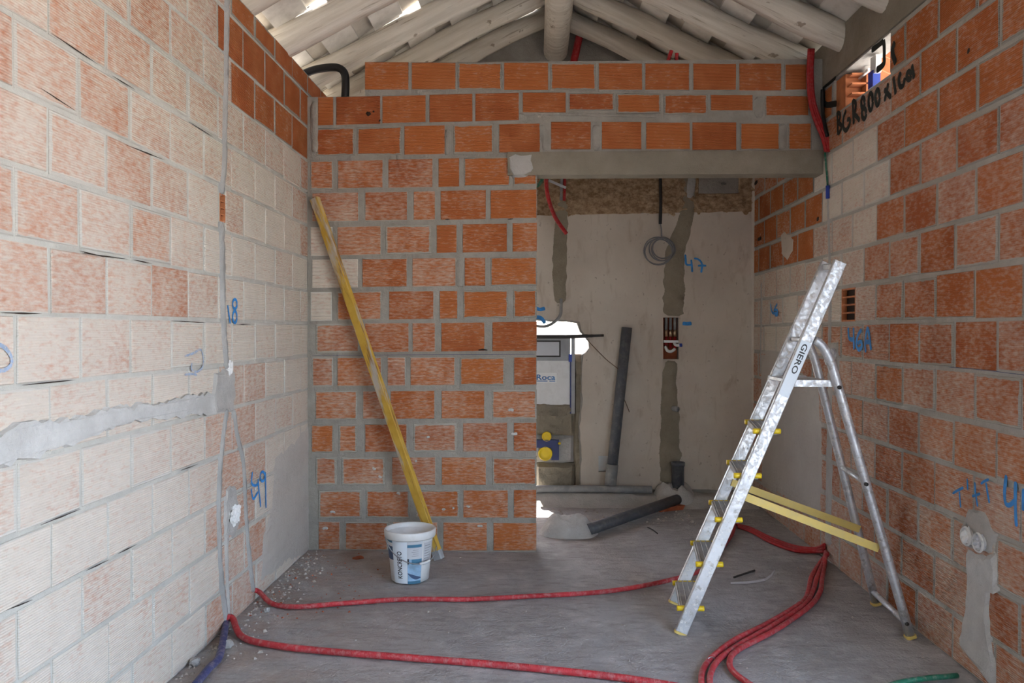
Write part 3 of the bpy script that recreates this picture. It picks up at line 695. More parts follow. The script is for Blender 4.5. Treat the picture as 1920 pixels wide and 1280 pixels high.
strip('cement_streak', 'B', [(1258, 676), (1254, 720), (1255, 780), (1256, 850), (1254, 905)], [.12, .13, .17, .19, .16], .006, MAT['wet'], wb, base=.0145)
strip('corner_render', 'B', [(1414, 330), (1413, 500), (1413, 700), (1412, 910)], .05, .012, MAT['plaster'], wb, base=.01)
marks('sprayed_number', 'B', z(1180, 400, .2343, [[(445, 330), (448, 370), (455, 410), (500, 412)], [(492, 372), (497, 420), (500, 470)], [(515, 360), (555, 372), (578, 410), (572, 475)], [(545, 420), (580, 418), (612, 420)]]), .016, MAT['blue'], wb, 'blue sprayed number 47')
for s in wb.children:
    if s.name.startswith(('sprayed', 'stroke')): s.location.y -= .014
for nm, st, wd_ in [('sprayed_mark', [[(1003, 577), (1012, 580), (1022, 578)], [(1003, 594), (1014, 596), (1022, 606)]], .03), ('sprayed_mark', [[(1279, 606), (1288, 607), (1296, 606)]], .03)]:
    m_ = marks(nm, 'B', st, wd_, MAT['blue'], wb, 'blue sprayed dash'); m_.location.y -= .014

# manifold recess
mr = MB(); a0, a1 = box_h[0][0], box_h[1][0]; b0, b1 = box_h[0][1], box_h[2][1]
mr.box((a0 - .01, YB + .07, b0 - .01), (a1 + .01, YB + .09, b1 + .01)); mr.out('recess_back', MAT['shard'], wb)
mf = empty('pipe_manifold', ((a0 + a1) / 2, YB + .03, b0)); tag(mf, 'water manifold with small white pipes set in a slot in the plaster', 'manifold')
for k in range(3):
    x = a0 + .03 + k * .035
    MB().tube([(x, YB + .03, b1 + .01), (x, YB + .03, b1 - .10)], .012, 10, sub=1).out('pipe', MAT['pvcl'], mf, True)
    MB().tube([(x, YB + .03, b1 - .10), (x, YB + .03, b1 - .155)], .014, 10, sub=1).out('fitting', MAT['copper'], mf, True)
    MB().tube([(x, YB + .03, b1 - .155), (x, YB + .03, b1 - .25)], .011, 10, sub=1).out('pipe', MAT['red2'], mf, True)
MB().box((a0 + .004, YB - .02, b1 - .205), (a1 - .004, YB + .02, b1 - .185)).out('bracket', MAT['white'], mf)
MB().tube([(a0 + .02, YB + .01, b1 - .235), (a0 + .035, YB - .015, b1 - .27), (a0 + .065, YB - .02, b1 - .275), (a1 - .03, YB - .01, b1 - .255)], .012, 10).out('elbow', MAT['white'], mf, True)
MB().tube([(a1 - .03, YB + .02, b1 - .21), (a1 - .02, YB - .01, b1 - .225), (a1 + .005, YB - .02, b1 - .225)], .012, 10).out('elbow', MAT['white'], mf, True)
MB().tube([(a1 + .004, YB - .021, b1 - .225), (a1 + .025, YB - .022, b1 - .224)], .014, 10, sub=1).out('valve_cap', MAT['bluepl'], mf, True)
for a, b, c in [(uz('B', 1266, 765)[0], uz('B', 1266, 765)[1], .02)]:
    o = MB().tube([(a - .02, YB - .005, b), (a + .012, YB - .05, b - .004)], .022, 12, sub=1).out('pipe_stub', MAT['pvcl'], wb, True)
# the little box hole near the floor
sb = MB(); sb.box((sq_h[0][0], YB + .03, sq_h[0][1]), (sq_h[1][0], YB + .05, sq_h[2][1])); q = sb.out('junction_box', MAT['white']); tag(q, 'white junction box set in the plaster beside the leaning pipe', 'box')

# ================================================================== ROOF
ce = empty('ceiling', (1.585, -2.8, 3.7)); tag(ce, 'log rafter roof with pale boards and slits of daylight', 'roof', kind='structure')
RX = 1.585; ZR = 3.78; SL = (ZR - 2.985) / RX; SR = (ZR - 2.99) / (W - RX)
def rafter(side, y, dia):
    x_e = -.45 if side < 0 else W + .12
    s = SL if side < 0 else SR; zu = lambda x: ZR - s * abs(x - RX)
    off = .085 / math.cos(math.atan(s))
    a = Vector((RX - side * .02, y, zu(RX) + off)); b = Vector((x_e, y, zu(x_e) + off)); d = (b - a)
    L = d.length; m = MB(); pts = [Vector((L * k / 12 - L / 2, .007 * math.sin(k * .9 + y * 5), .006 * math.sin(k * 1.3 + y * 3))) for k in range(13)]
    o = m.tube(pts, lambda t: dia / 2 * (.94 + .12 * t + .02 * math.sin(t * 17 + y)), 14, True, 2).out('rafter', MAT['wood'], None, True)
    o.rotation_euler = d.to_track_quat('X', 'Z').to_euler(); o.location = (a + b) / 2
    o.parent = ce; o.matrix_parent_inverse = Matrix.Translation(-ce.location); o['tone'] = R.random() * .45
    return o
YL = [1.74, 1.27, .80, .28, -.36, -.96, -1.55]; YR = [1.78, 1.33, .80, .24, -.28, -.86, -1.45]
for y in YL + [-1.55 - .6 * k for k in range(1, 10)]: rafter(-1, y, .155 if y > -.2 else .175)
for y in YR + [-1.45 - .6 * k for k in range(1, 10)]: rafter(1, y, .16)
rg = MB().tube([(RX + .005 * math.sin(k), 2.0 - k * .8, 3.66) for k in range(12)], lambda t: .098 + .006 * t, 24, True, 3).out('ridge_log', MAT['wood'], None, True)
rg.rotation_euler = (0, 0, 0); rg.parent = ce; rg.matrix_parent_inverse = Matrix.Translation(-ce.location); rg['label'] = 'thick round ridge log'; rg['tone'] = .15
PIT = .165
def boards(side, ys):
    s = SL if side < 0 else SR; x_e = -.42 if side < 0 else W - .06; ca = math.cos(math.atan(s)); n = int(abs(x_e - RX) / (PIT * ca)) + 1
    for g in range(len(ys) - 1):
        for k in range(n):
            xa = RX + side * (k * PIT * ca - .01); xb = RX + side * ((k + 1) * PIT * ca + .02)
            ya, yb = ys[g + 1], ys[g]                                   # near edge, far edge
            far = yb
            if side < 0 and (g, k) in SLITS: far = yb - .05
            zo = .160 + .032 * ((k + g) % 2) + R.uniform(0, .008)
            za = ZR - s * abs(xa - RX) + zo + .016; zb = ZR - s * abs(xb - RX) + zo - .010
            th = .06; near = ya
            v = [(xa, near, za), (xb, near, zb), (xb, far, zb), (xa, far, za)]; v += [(x, y, zz + th) for x, y, zz in v]
            o = pyd('roof_board', v, [(0, 3, 2, 1), (4, 5, 6, 7), (0, 1, 5, 4), (1, 2, 6, 5), (2, 3, 7, 6), (3, 0, 4, 7)], MAT['tile'], ce)
            o['tone'] = (.85 if (k + g) % 2 else .15) * R.uniform(.6, 1.1)
SLITS = {(4, 10), (4, 9), (3, 7), (3, 6), (1, 1)}
boards(-1, YL); boards(1, YR)
dk = MB()
for side in (-1, 1):
    s = SL if side < 0 else SR; xe = -.42 if side < 0 else W + .40; z1_ = ZR + .165; z2_ = ZR - s * abs(xe - RX) + .165; yn = -7.4; yf = YL[-1] if side < 0 else YR[-1]
    v = [(RX, yn, z1_), (xe, yn, z2_), (xe, yf, z2_), (RX, yf, z1_)]; v += [(x, y, q + .03) for x, y, q in v]
    dk.add(v, [(0, 3, 2, 1), (4, 5, 6, 7), (0, 1, 5, 4), (1, 2, 6, 5), (2, 3, 7, 6), (3, 0, 4, 7)])
dk.box((RX - .12, -7.4, ZR + .2), (RX + .12, 1.8, ZR + .23))
dk.out('roof_deck', MAT['tile'], ce)

# unseen slab added outside the back wall to keep sun off the upper opening
pr = MB().box((-1.0, YB + .2, 3.0), (W + 1, YB + 1.75, 3.08)).out('sun_blocker', MAT['terra']); tag(pr, 'flat slab added outside the back wall to block the sun', 'roof', kind='structure')
# rear part of the room, behind the camera
wf = slab('wall_front', 'C', [(-.1, 0), (2.2, 0), (2.2, 2.1), (W - .15, 2.1), (W - .15, 0), (W + .1, 0), (W + .1, 3.07), (1.585, 3.85), (-.1, 3.07)], [], 7.2, 7.05, MAT['mortar'])
tag(wf, 'brick wall with a doorway behind the camera', 'wall', kind='structure')
w2 = MB().box((W, -7.05, 0), (W + .12, -6.0, 2.875)).box((W, -6.0, 2.6), (W + .12, RY0, 2.875)).out('wall_pier', MAT['mortar']); tag(w2, 'end pier beside the wide opening in the ladder wall', 'wall', kind='structure')
b2 = MB().box((W - .004, -7.05, 2.878), (W + .2, RY0, 3.135)).out('beam_over_opening', MAT['lintel']); tag(b2, 'concrete beam over the wide side opening', 'beam', kind='structure')

# ================================================================== STEPLADDER
lad = empty('stepladder', (2.62, -1.14, 0)); tag(lad, 'aluminium stepladder with yellow step ends standing open against the brick wall', 'ladder')
YN, YF = -1.335, -.925
nb = at(1277, 1186, 1, YN); nt = at(1575, 491, 1, YN); fb = at(1265, 1128, 1, YF); ft = at(1550, 493, 1, YF)
nb.z = fb.z = .012
A = MAT['alu']
def stile(a, b):
    m = MB().bar(a, b, .026, .056, (0, 1, 0), .12); o = m.out('stile', A, lad)
    d = (Vector(b) - Vector(a)).normalized()
    MB().bar(Vector(a) - d * .012, Vector(a) - d * .001, .030, .058, (0, 1, 0)).out('foot_cap', MAT['ystrap'], o)
    for t in (.03, .06, .33): pass
    return o
sn = stile(nb, nt); sf = stile(fb, ft)
def on_line(a, b, z): return Vector(a).lerp(Vector(b), (z - a[2]) / (b[2] - a[2]))
for (x, y) in [(1447, 805), (1411, 889), (1374, 972), (1336, 1056), (1298, 1139)]:
    zz = at(x, y, 1, YN).z; p = on_line(nb, nt, zz); q = on_line(fb, ft, zz); p.y = YN + .016; q.y = YF - .016
    tr = MB().bar(p + Vector((0, .012, -.013)), q + Vector((0, 0, -.013)), .098, .026, (1, 0, 0), .12)
    for k in range(4): tr.bar(p + Vector((-.036 + k * .024, .012, .001)), q + Vector((-.036 + k * .024, 0, .001)), .006, .005, (1, 0, 0))
    st = tr.out('step', MAT['alud'], lad)
    for yy in (p.y + .005, q.y - .002):
        cx_ = p.x if yy < -1.1 else q.x
        MB().tube([(cx_ - .062, yy, zz - .010), (cx_ - .050, yy, zz - .010), (cx_ + .050, yy, zz - .010), (cx_ + .062, yy, zz - .010)], lambda t: .0125 if .1 < t < .9 else .008, 10, sub=2).out('step_end', MAT['yplast'], st, True)
# rear legs: bent tubes hinged below the top of the stiles
def rear(pxs, Y0, foot):
    pts = [at(x, y, 1, Y0) for x, y in pxs]; n = len(pts)
    last = Vector(foot)
    pts += [pts[-1].lerp(last, .5), last]
    o = MB().tube(pts, .0205, 12, True, 4).out('rear_leg', A, lad, True)
    d = (pts[-1] - pts[-2]).normalized(); MB().bar(last - d * .002, last + d * .012, .046, .046, (0, 1, 0)).out('foot_cap', MAT['ystrap'], o)
    return o, pts
fr_n = onF(1706, 1196); fr_f = onF(1648, 1134); fr_n.z = fr_f.z = .014; fr_n.x = min(fr_n.x, W - .04); fr_f.x = min(fr_f.x, W - .04)
rn, rnp = rear([(1527, 637), (1541, 648), (1555, 672), (1566, 706), (1580, 755)], YN - .0, fr_n)
rf, rfp = rear([(1506, 637), (1517, 648), (1527, 672), (1536, 706), (1546, 745)], YF, fr_f)
for (x, y) in [(1573, 726), (1623, 907), (1699, 1168)]:
    p = at(x, y, 1, YN - .02); MB().tube([p, p + Vector((0, -.012, 0))], .009, 8, sub=1).out('rivet', MAT['steel'], rn, True)
# platform and cross bars
zp = at(1525, 716, 1, YN).z; xa = on_line(nb, nt, zp).x + .02; xb_ = at(1566, 716, 1, YN).x
pf = MB().box((xa, YN + .014, zp - .008), (xb_ - .01, YF - .014, zp + .006)).box((xa, YN + .012, zp - .022), (xb_, YN + .022, zp + .008)).box((xa, YF - .022, zp - .022), (xb_, YF - .012, zp + .008))
pf.out('platform', A, lad)
def leg_at(pts, zq):
    for a, b in zip(pts, pts[1:]):
        if (a.z - zq) * (b.z - zq) <= 0: return a.lerp(b, (zq - a.z) / (b.z - a.z))
for zq, rr in ((at(1622, 905, 1, YN).z, .012), (at(1691, 1166, 1, YN).z, .014)):
    MB().tube([leg_at(rnp, zq), leg_at(rfp, zq)], rr, 10, sub=1).out('cross_tube', A, lad, True)
MB().tube([on_line(nb, nt, at(1527, 637, 1, YN).z), on_line(fb, ft, at(1527, 637, 1, YN).z)], .012, 10, sub=1).out('hinge_rod', A, lad, True)
MB().bar(on_line(nb, nt, nt.z - .02), on_line(fb, ft, ft.z - .02), .03, .02, (0, 0, 1)).out('top_rail', A, lad)
for a, b, Y in (((1395, 930), (1648, 1028), YN + .02), ((1372, 904), (1612, 992), YF - .02)):
    MB().bar(at(*a, 1, Y), at(*b, 1, Y), .006, .036, (0, 1, 0), .05).out('spreader_strap', MAT['ystrap'], lad)

def text_geo(body):
    c = bpy.data.curves.new('t', 'FONT'); c.body = body; c.size = 1; c.resolution_u = 3; c.offset = .018
    o = bpy.data.objects.new('t', c); COL.objects.link(o); bpy.context.view_layer.update()
    me = o.evaluated_get(bpy.context.evaluated_depsgraph_get()).to_mesh()
    v = [x.co.copy() for x in me.vertices]; f = [tuple(p.vertices) for p in me.polygons]
    x0 = min(q.x for q in v); x1 = max(q.x for q in v); y0 = min(q.y for q in v); y1 = max(q.y for q in v)
    bpy.data.objects.remove(o); bpy.data.curves.remove(c)
    return [((q.x - x0) / (x1 - x0), (q.y - y0) / (y1 - y0)) for q in v], f
# sticker on the near stile
d = (nt - nb).normalized(); sd = Vector((-d.z, 0, d.x))
t0 = on_line(nb, nt, at(1496, 700, 1, YN).z); t1 = on_line(nb, nt, at(1517, 645, 1, YN).z)
s0 = on_line(nb, nt, at(1480, 742, 1, YN).z); s1 = on_line(nb, nt, at(1522, 640, 1, YN).z)
st = MB().bar(s0 + Vector((0, -.0135, 0)), s1 + Vector((0, -.0135, 0)), .0012, .050, (0, 1, 0), .02).out('sticker', MAT['label_w'], lad)
tv, tf = text_geo('GIERO')
pyd('lettering', [t1 + (t0 - t1) * u + sd * ((w_ - .5) * -.026) + Vector((0, -.0146, 0)) for u, w_ in tv], tf, MAT['textm'], st)

# ================================================================== BUCKET
bc = Vector((.738, -.575, 0.003)); bk = empty('bucket', bc); tag(bk, 'white plastic paint bucket with a printed label on the floor', 'bucket')
R0, R1, HB = .103, .128, .262
rb_ = lambda zz: R0 + (R1 - R0) * zz / HB
body = MB().lathe([(.0, .004), (R0 - .012, .002), (R0, .008), (R1, HB), (R1 - .003, HB), (R0 - .004, .012), (.0, .010)], bc, 48).out('body', MAT['white'], bk, True)
rim = MB().lathe([(R1 - .003, HB - .014), (R1 + .010, HB - .020), (.141, HB - .014), (.143, HB + .018), (.140, HB + .024), (.134, HB + .024), (.130, HB + .012), (R1 - .004, HB - .014)], bc, 48).out('rim', MAT['white'], bk, True)
PH0 = math.radians(-81)
def wrap(name, a0, a1, z0, z1, mat, parent, o=.0007, n=10):
    v = []; f = []
    for i in range(n + 1):
        an = PH0 + math.radians(a0 + (a1 - a0) * i / n)
        for zz in (z0, z1): v.append(bc + Vector(((rb_(zz) + o) * math.cos(an), (rb_(zz) + o) * math.sin(an), zz)))
    for i in range(n): f.append((2 * i, 2 * i + 2, 2 * i + 3, 2 * i + 1))
    return pyd(name, v, f, mat, parent, True)
lb = wrap('label', -51, -8, .006, .238, MAT['label_w'], bk)
wrap('printed_block', -82, -50, .13, .205, MAT['label_b'], lb); wrap('printed_block', -82, -50, .225, .245, MAT['label_t'], lb)
wrap('printed_block', -8, 33, .004, .238, MAT['label_g'], lb); wrap('printed_picture', -7, 32, .004, .142, MAT['label_s'], lb, .0012)
wrap('printed_block', -7, 30, .206, .222, MAT['label_t'], lb, .0016); wrap('printed_block', 4, 32, .112, .141, MAT['label_t'], lb, .0018); wrap('printed_block', -7, -3, .115, .145, MAT['textm'], lb, .0018)
wrap('printed_block', -7, 32, .004, .020, MAT['label_t'], lb, .0018)
v = []
for i in range(9):
    an = PH0 + math.radians(-7 + 39 * i / 8); zz = .056 - .030 * math.sin(math.pi * min(1, i / 6)) if i < 7 else .03
    top = .066 - .028 * i / 8; lo2 = top - .022 * math.sin(math.pi * (i + .6) / 9)
    for q in (lo2, top): v.append(bc + Vector(((rb_(q) + .002) * math.cos(an), (rb_(q) + .002) * math.sin(an), q)))
pyd('printed_trowel', v, [(2 * i, 2 * i + 2, 2 * i + 3, 2 * i + 1) for i in range(8)], MAT['label_b'], lb, True)
wrap('printed_text_block', 37, 70, .10, .225, MAT['label_g'], lb, .001)
for k in range(8): wrap('printed_line', 40, 66 - (k % 3) * 5, .108 + k * .014, .111 + k * .014, MAT['wire'], lb, .0018, 4)
for k in range(4): wrap('printed_line', 4 + (k % 2) * 3, 22, .158 + k * .011, .160 + k * .011, MAT['wire'], lb, .0018, 4)
tv, tf = text_geo('KONCRETO')
pts = []
for u, w_ in tv:
    zz = .034 + u * .150; an = PH0 + math.radians(-22 - w_ * 14); pts.append(bc + Vector(((rb_(zz) + .0018) * math.cos(an), (rb_(zz) + .0018) * math.sin(an), zz)))
pyd('lettering', pts, tf, MAT['textm'], lb)
hp = []
for k in range(13):
    t = k / 12; an = PH0 + math.radians(-68 + t * 150); rr = .146 + .008 * math.sin(math.pi * t); hp.append(bc + Vector((rr * math.cos(an), rr * math.sin(an), .252 - .128 * math.sin(math.pi * min(1, t * .83)) ** .9)))
MB().tube(hp, .0030, 8, True, 3).out('handle_wire', MAT['wire'], bk, True)
MB().tube([hp[7], hp[8], hp[9]], .0065, 10, True, 3).out('handle_grip', MAT['white'], bk, True)

# ================================================================== YELLOW STRAIGHTEDGE
pa = onF(823, 1050); pa.z = .012; pb_ = at(590, 372, 1, -.04)
pb_.x = max(pb_.x, .035)
d = (pb_ - pa); L = d.length
m = MB().bar((0, 0, -L / 2), (0, 0, L / 2), .058, .034, (1, 0, 0), .08)
yb_ = m.out('straightedge_bar', MAT['ybar'], None); yb_.location = (pa + pb_) / 2
dn = d.normalized(); xx = Vector((1, -.45, 0)); xx = (xx - dn * xx.dot(dn)).normalized(); yy = dn.cross(xx)
yb_.rotation_euler = Matrix((xx, yy, dn)).transposed().to_euler()
tag(yb_, 'long rust-streaked yellow bar leaning in the brick corner', 'bar')
c_ = MB().bar(pa + dn * -.004, pa + dn * .05, .064, .040, tuple(xx)).out('end_cap', MAT['grey'], None); c_.parent = yb_; c_.matrix_parent_inverse = (Matrix.Translation(yb_.location) @ yb_.rotation_euler.to_matrix().to_4x4()).inverted()

# ================================================================== CONDUITS ON THE FLOOR
GR = 'red conduits'
def floor_pts(l, r, lift=None): 
    o = []
    for i, q in enumerate(l):
        zz = r + .004 + (q[2] if len(q) > 2 else 0); o.append(at(q[0], q[1], 2, zz))
    return o
def hose(name, pts, r, mat, label, cat='conduit', group=None, n=10):
    o = conduit(name, pts, r, mat, None, n); tag(o, label, cat, group); return o
hose('conduit', [Vector((.004, at(476, 1112, 0, 0).y, .06)), Vector((.03, at(476, 1112, 0, 0).y, .048))] + floor_pts([(512, 1132), (560, 1137), (640, 1131), (760, 1123), (880, 1123), (1000, 1117), (1120, 1110), (1210, 1097), (1290, 1078), (1325, 1062), (1352, 1030), (1375, 995), (1372, 970), (1342, 958)], .0125), .0125, MAT['red'], 'long red conduit running across the floor behind the bucket to the doorway', group=GR)
hose('conduit', [Vector((.004, at(422, 1180, 0, 0).y, .055)), Vector((.03, at(424, 1182, 0, 0).y, .045))] + floor_pts([(455, 1194), (520, 1210), (620, 1221), (760, 1232), (900, 1243), (1040, 1256), (1180, 1272), (1290, 1290)], .0145), .0145, MAT['red'], 'thick red conduit crossing the floor nearest to the camera', group=GR)
hose('conduit', [Vector((-.002, at(428, 1205, 0, 0).y - .02, .03))] + floor_pts([(412, 1228), (392, 1252), (365, 1285)], .016), .016, MAT['navy'], 'short dark blue conduit on the floor at the foot of the cream wall')
ex = onR(1556, 1036); ex.z = .05
bun = [[(1540, 1052), (1522, 1080), (1515, 1110), (1502, 1130), (1440, 1168), (1380, 1198), (1335, 1232), (1316, 1262), (1318, 1300)],
       [(1543, 1056), (1532, 1082), (1524, 1108), (1508, 1134), (1448, 1173), (1390, 1206), (1348, 1236), (1331, 1268), (1336, 1300)],
       [(1546, 1060), (1541, 1085), (1538, 1108), (1518, 1136), (1455, 1180), (1385, 1217), (1368, 1240), (1378, 1262), (1420, 1292)]]
lbl = ['inner red conduit of the bundle curving from the ladder corner', 'middle red conduit of the bundle curving from the ladder corner', 'red conduit that leaves the bundle in a wide bend beside the ladder']
for b_, q in zip(bun, lbl): hose('conduit', [ex + Vector((-.016, .02 * bun.index(b_) - .02, .01))] + floor_pts(b_, .0125), .0125, MAT['red'], q, group=GR)
for k, q in enumerate(['upper red conduit running from the wall corner behind the yellow straps', 'middle red conduit running from the wall corner behind the yellow straps', 'lower red conduit running from the wall corner behind the yellow straps']):
    e2 = onR(1551, 1021 + 6 * k); e2.z = .075 - .02 * k
    hose('conduit', [e2 + Vector((-.016, 0, .02))] + floor_pts([(1528, 1028 + 3 * k, .02 - .008 * k), (1490, 1024 + 4 * k), (1445, 1008 + 4 * k), (1408, 990 + 3 * k), (1385, 984 + 2 * k)] + ([(1360, 972), (1335, 958)] if k == 0 else []), .0105), .0105, MAT['red2'], q, group=GR)
ties = [((1496, 1133), .03), ((1332, 1240), .022)]
for (x, y), rr in ties:
    p = onF(x, y, .014); o = MB().tube([p + Vector((-.022, -.012, -.006)), p + Vector((-.008, -.004, .016)), p + Vector((.012, .008, .016)), p + Vector((.026, .014, -.006))], .0022, 6).out('wire_tie', MAT['galv'], None, True)
    tag(o, 'thin wire tie round the red bundle near the ' + ('ladder corner' if x > 1400 else 'wide bend'), 'tie')
hose('conduit', floor_pts([(1630, 1298), (1680, 1281), (1730, 1272), (1795, 1266)], .011), .011, MAT['green'], 'green conduit end on the floor under the mortared socket strip')

# ================================================================== CRUMPLED PAPER IN THE BOXES
def crumple(name, c, size, mat, parent, seed, sub=3, amp=.38):
    bm = bmesh.new(); bmesh.ops.create_icosphere(bm, subdivisions=sub, radius=1)
    for v in bm.verts:
        k = 1 + amp * noise.noise(v.co * 2.3 + Vector((seed * 7.1, seed * 3.3, 0))) + amp * .6 * noise.noise(v.co * 5.5 + Vector((seed * 1.7, 0, seed)))
        v.co = Vector((v.co.x * size[0] * k, v.co.y * size[1] * k, v.co.z * size[2] * k))
    me = bpy.data.meshes.new(name); bm.to_mesh(me); bm.free()
    return link(name, me, mat, parent, Vector(c))
q = crumple('paper_plug', onL(430, 690, .006), (.014, .030, .036), MAT['paper'], None, 1); tag(q, 'crumpled white paper plug at the top of the forked mortar lines', 'paper', 'paper plugs in the wall boxes')
q = crumple('paper_plug', onL(438, 965, .008), (.018, .062, .044), MAT['paper'], None, 2, 4, .6); tag(q, 'torn white paper plug between the two mortar lines near the floor', 'paper', 'paper plugs in the wall boxes')
t = empty('socket_box', onR(1835, 1014, .0)); tag(t, 'double round white socket box stuffed with paper above the mortar strip', 'socket')
for (x, y, sd_) in ((1822, 1005, 3), (1845, 1017, 4)):
    c = onR(x, y); v = []; f = []
    for i in range(20):
        a = 2 * math.pi * i / 20
        for rr, oo in ((.040, .022), (.035, .030), (.032, .024), (.032, -.03)): v.append(c + Vector((-oo, rr * math.cos(a), rr * math.sin(a))))
    for i in range(20):
        for k in range(3): f.append((i * 4 + k, ((i + 1) % 20) * 4 + k, ((i + 1) % 20) * 4 + k + 1, i * 4 + k + 1))
    bx_ = pyd('box_ring', v, f, MAT['white'], t, True)
    crumple('paper', c + Vector((-.012, 0, 0)), (.022, .030, .030), MAT['paper'] if sd_ == 3 else MAT['label_g'], bx_, sd_, 3, .6)
t = empty('socket_box', onR(1563, 668)); tag(t, 'small white plugged box behind the bent ladder leg', 'socket')
patch('mortar_surround', 'R', [(1554, 640), (1572, 640), (1575, 690), (1568, 720), (1552, 715)], .006, MAT['cement2'], wr)
crumple('paper', onR(1562, 664, .012), (.016, .045, .035), MAT['label_g'], t, 6); crumple('paper', onR(1551, 674, .012), (.014, .032, .03), MAT['white'], t, 7)

# ================================================================== INNER ROOM: cistern frame, pipes, mounds
YC = YB + .03
def cx(px, py, Y=YC): return at(px, py, 1, Y)
cs = empty('cistern_frame', cx(1035, 905)); tag(cs, 'white concealed toilet cistern with yellow pipe caps built into the wall hole', 'cistern')
p0 = cx(1069, 752); p1 = cx(1069, 676); xl = p0.x - .36
MB().box((xl, YC, p0.z - .03), (p0.x, YC + .10, p1.z)).out('tank', MAT['white'], cs)
p2 = cx(1069, 633); MB().box((xl, YC - .005, p1.z), (p0.x, YC + .10, p2.z)).out('upper_housing', MAT['grey'], cs)
a = cx(1051, 669); b = cx(1051, 638); ap = MB().box((xl + .05, YC - .018, a.z), (a.x, YC - .004, b.z)).out('access_panel', MAT['steel'], cs)
MB().box((xl + .06, YC - .022, a.z + .012), (a.x - .012, YC - .016, b.z - .012)).out('panel_face', MAT['label_g'], ap)
a = cx(1071, 775); b = cx(1078, 631); MB().box((a.x, YC - .02, a.z), (b.x, YC + .03, b.z)).out('steel_post', MAT['grey'], cs)
MB().box((a.x - .012, YC - .015, a.z), (a.x, YC + .03, cx(1071, 668).z)).out('post_edge', MAT['navyst'], cs)
MB().box((a.x - .022, YC - .03, cx(1071, 678).z), (a.x + .004, YC, cx(1071, 664).z)).out('corner_block', MAT['bluepl'], cs)
sp0 = cx(1002, 717, YC - .003); sp1 = cx(1044, 699, YC - .003)
stk = MB().box((sp0.x - .04, YC - .002, sp0.z), (sp1.x, YC - .0002, sp1.z)).out('sticker', MAT['paper'], cs)
tv, tf = text_geo('Roca'); l0 = cx(1006, 712); l1 = cx(1041, 702)
pyd('lettering', [Vector((l0.x + (l1.x - l0.x) * u, YC - .0032, l0.z + (l1.z - l0.z) * w_)) for u, w_ in tv], tf, MAT['roca'], stk)
MB().box((l0.x, YC - .0032, l0.z - .012), (l0.x + .09, YC - .0025, l0.z - .006)).box((l0.x + .105, YC - .0032, l0.z - .012), (l1.x, YC - .0025, l0.z - .006)).out('underline', MAT['roca'], stk)
# grey-brown mortar packed round the unit
def heap(name, x0, x1, z0, z1, yf, depth, mat, parent, seed, amp=.02, nx=26, nz=14):
    v = []; f = []
    for j in range(nz + 1):
        for i in range(nx + 1):
            x = x0 + (x1 - x0) * i / nx; zz = z0 + (z1 - z0) * j / nz; e = min(i, nx - i, 2) / 2 * min(j + 1, nz - j, 2) / 2
            v.append((x + .01 * noise.noise((x * 9, zz * 9, seed)), yf + (1 - min(1, e)) * depth * .5 - amp * noise.fractal((x * 8, zz * 11, seed), 1, 2, 4), zz + .012 * noise.noise((x * 12, zz * 6, seed + 5))))
    for j in range(nz):
        for i in range(nx): a = j * (nx + 1) + i; f.append((a, a + 1, a + nx + 2, a + nx + 1))
    n0 = len(v)
    v += [(x0, yf + depth, z0), (x1, yf + depth, z0), (x1, yf + depth, z1), (x0, yf + depth, z1)]
    f += [(n0, n0 + 3, n0 + 2, n0 + 1), tuple([nz * (nx + 1) + i for i in range(nx + 1)] + [n0 + 2, n0 + 3]), tuple([nz * (nx + 1) - j * (nx + 1) + nx + (nx + 1) * 0 for j in range(-1 + 0, nz)][:0] or [i for i in range(nx, -1, -1)] + [n0, n0 + 1])]
    f += [tuple([j * (nx + 1) + nx for j in range(nz + 1)][::-1] + [n0 + 1, n0 + 2]), tuple([j * (nx + 1) for j in range(nz + 1)] + [n0 + 3, n0])]
    return pyd(name, v, f, mat, parent)
xi = cx(1078, 800).x; z_in1 = cx(1040, 752).z; z_in0 = cx(1040, 815).z; z_c = cx(1040, 868).z
heap('mortar_infill', xl - .02, xi, z_in0, z_in1, YC - .012, .09, MAT['wet'], wb, 3)
heap('mortar_infill', xl - .02, xi, z_c, z_in0, YC + .02, .06, MAT['cement2'], wb, 8, .012)
heap('mortar_infill', xl + .08, xi, .085, z_c, YC - .02, .10, MAT['wet'], wb, 5, .018)
heap('mortar_infill', xi - .01, cx(1091, 700).x + .02, .085, cx(1085, 664).z, YC + .0, .09, MAT['wet'], wb, 11, .02, 10, 40)
for (x, y, r_, dep) in ((1022.5, 850, .058, .05), (1025, 818, .040, .06)):
    c = cx(x, y, YC - .02); v = []; prof = [(0, -.004), (r_ * .35, -.006), (r_ * .8, .0), (r_ * .92, -.014), (r_, -.008), (r_ * .98, dep)]
    f = []; n_ = 28
    for rr, yy_ in prof: v += [c + Vector((rr * math.cos(2 * math.pi * k / n_), yy_, rr * math.sin(2 * math.pi * k / n_))) for k in range(n_)]
    for i in range(len(prof) - 1):
        for k in range(n_): f.append((i * n_ + k, i * n_ + (k + 1) % n_, (i + 1) * n_ + (k + 1) % n_, (i + 1) * n_ + k))
    pyd('pipe_cap', v, f, MAT['yplast'], cs, True)
a = cx(1003, 838); b = cx(1045, 824); MB().box((a.x - .1, YC - .03, a.z), (b.x, YC + .02, b.z)).out('pipe_bracket', MAT['navyst'], cs)
a = cx(1034, 862); b = cx(1048, 824); MB().box((a.x, YC - .01, a.z), (b.x, YC + .02, b.z)).out('pipe_bracket', MAT['navyst'], cs)
MB().tube([cx(1049, 831, YC - .02), cx(1049, 831, YC + .03)], .012, 10, sub=1).out('bolt', MAT['yplast'], cs, True)

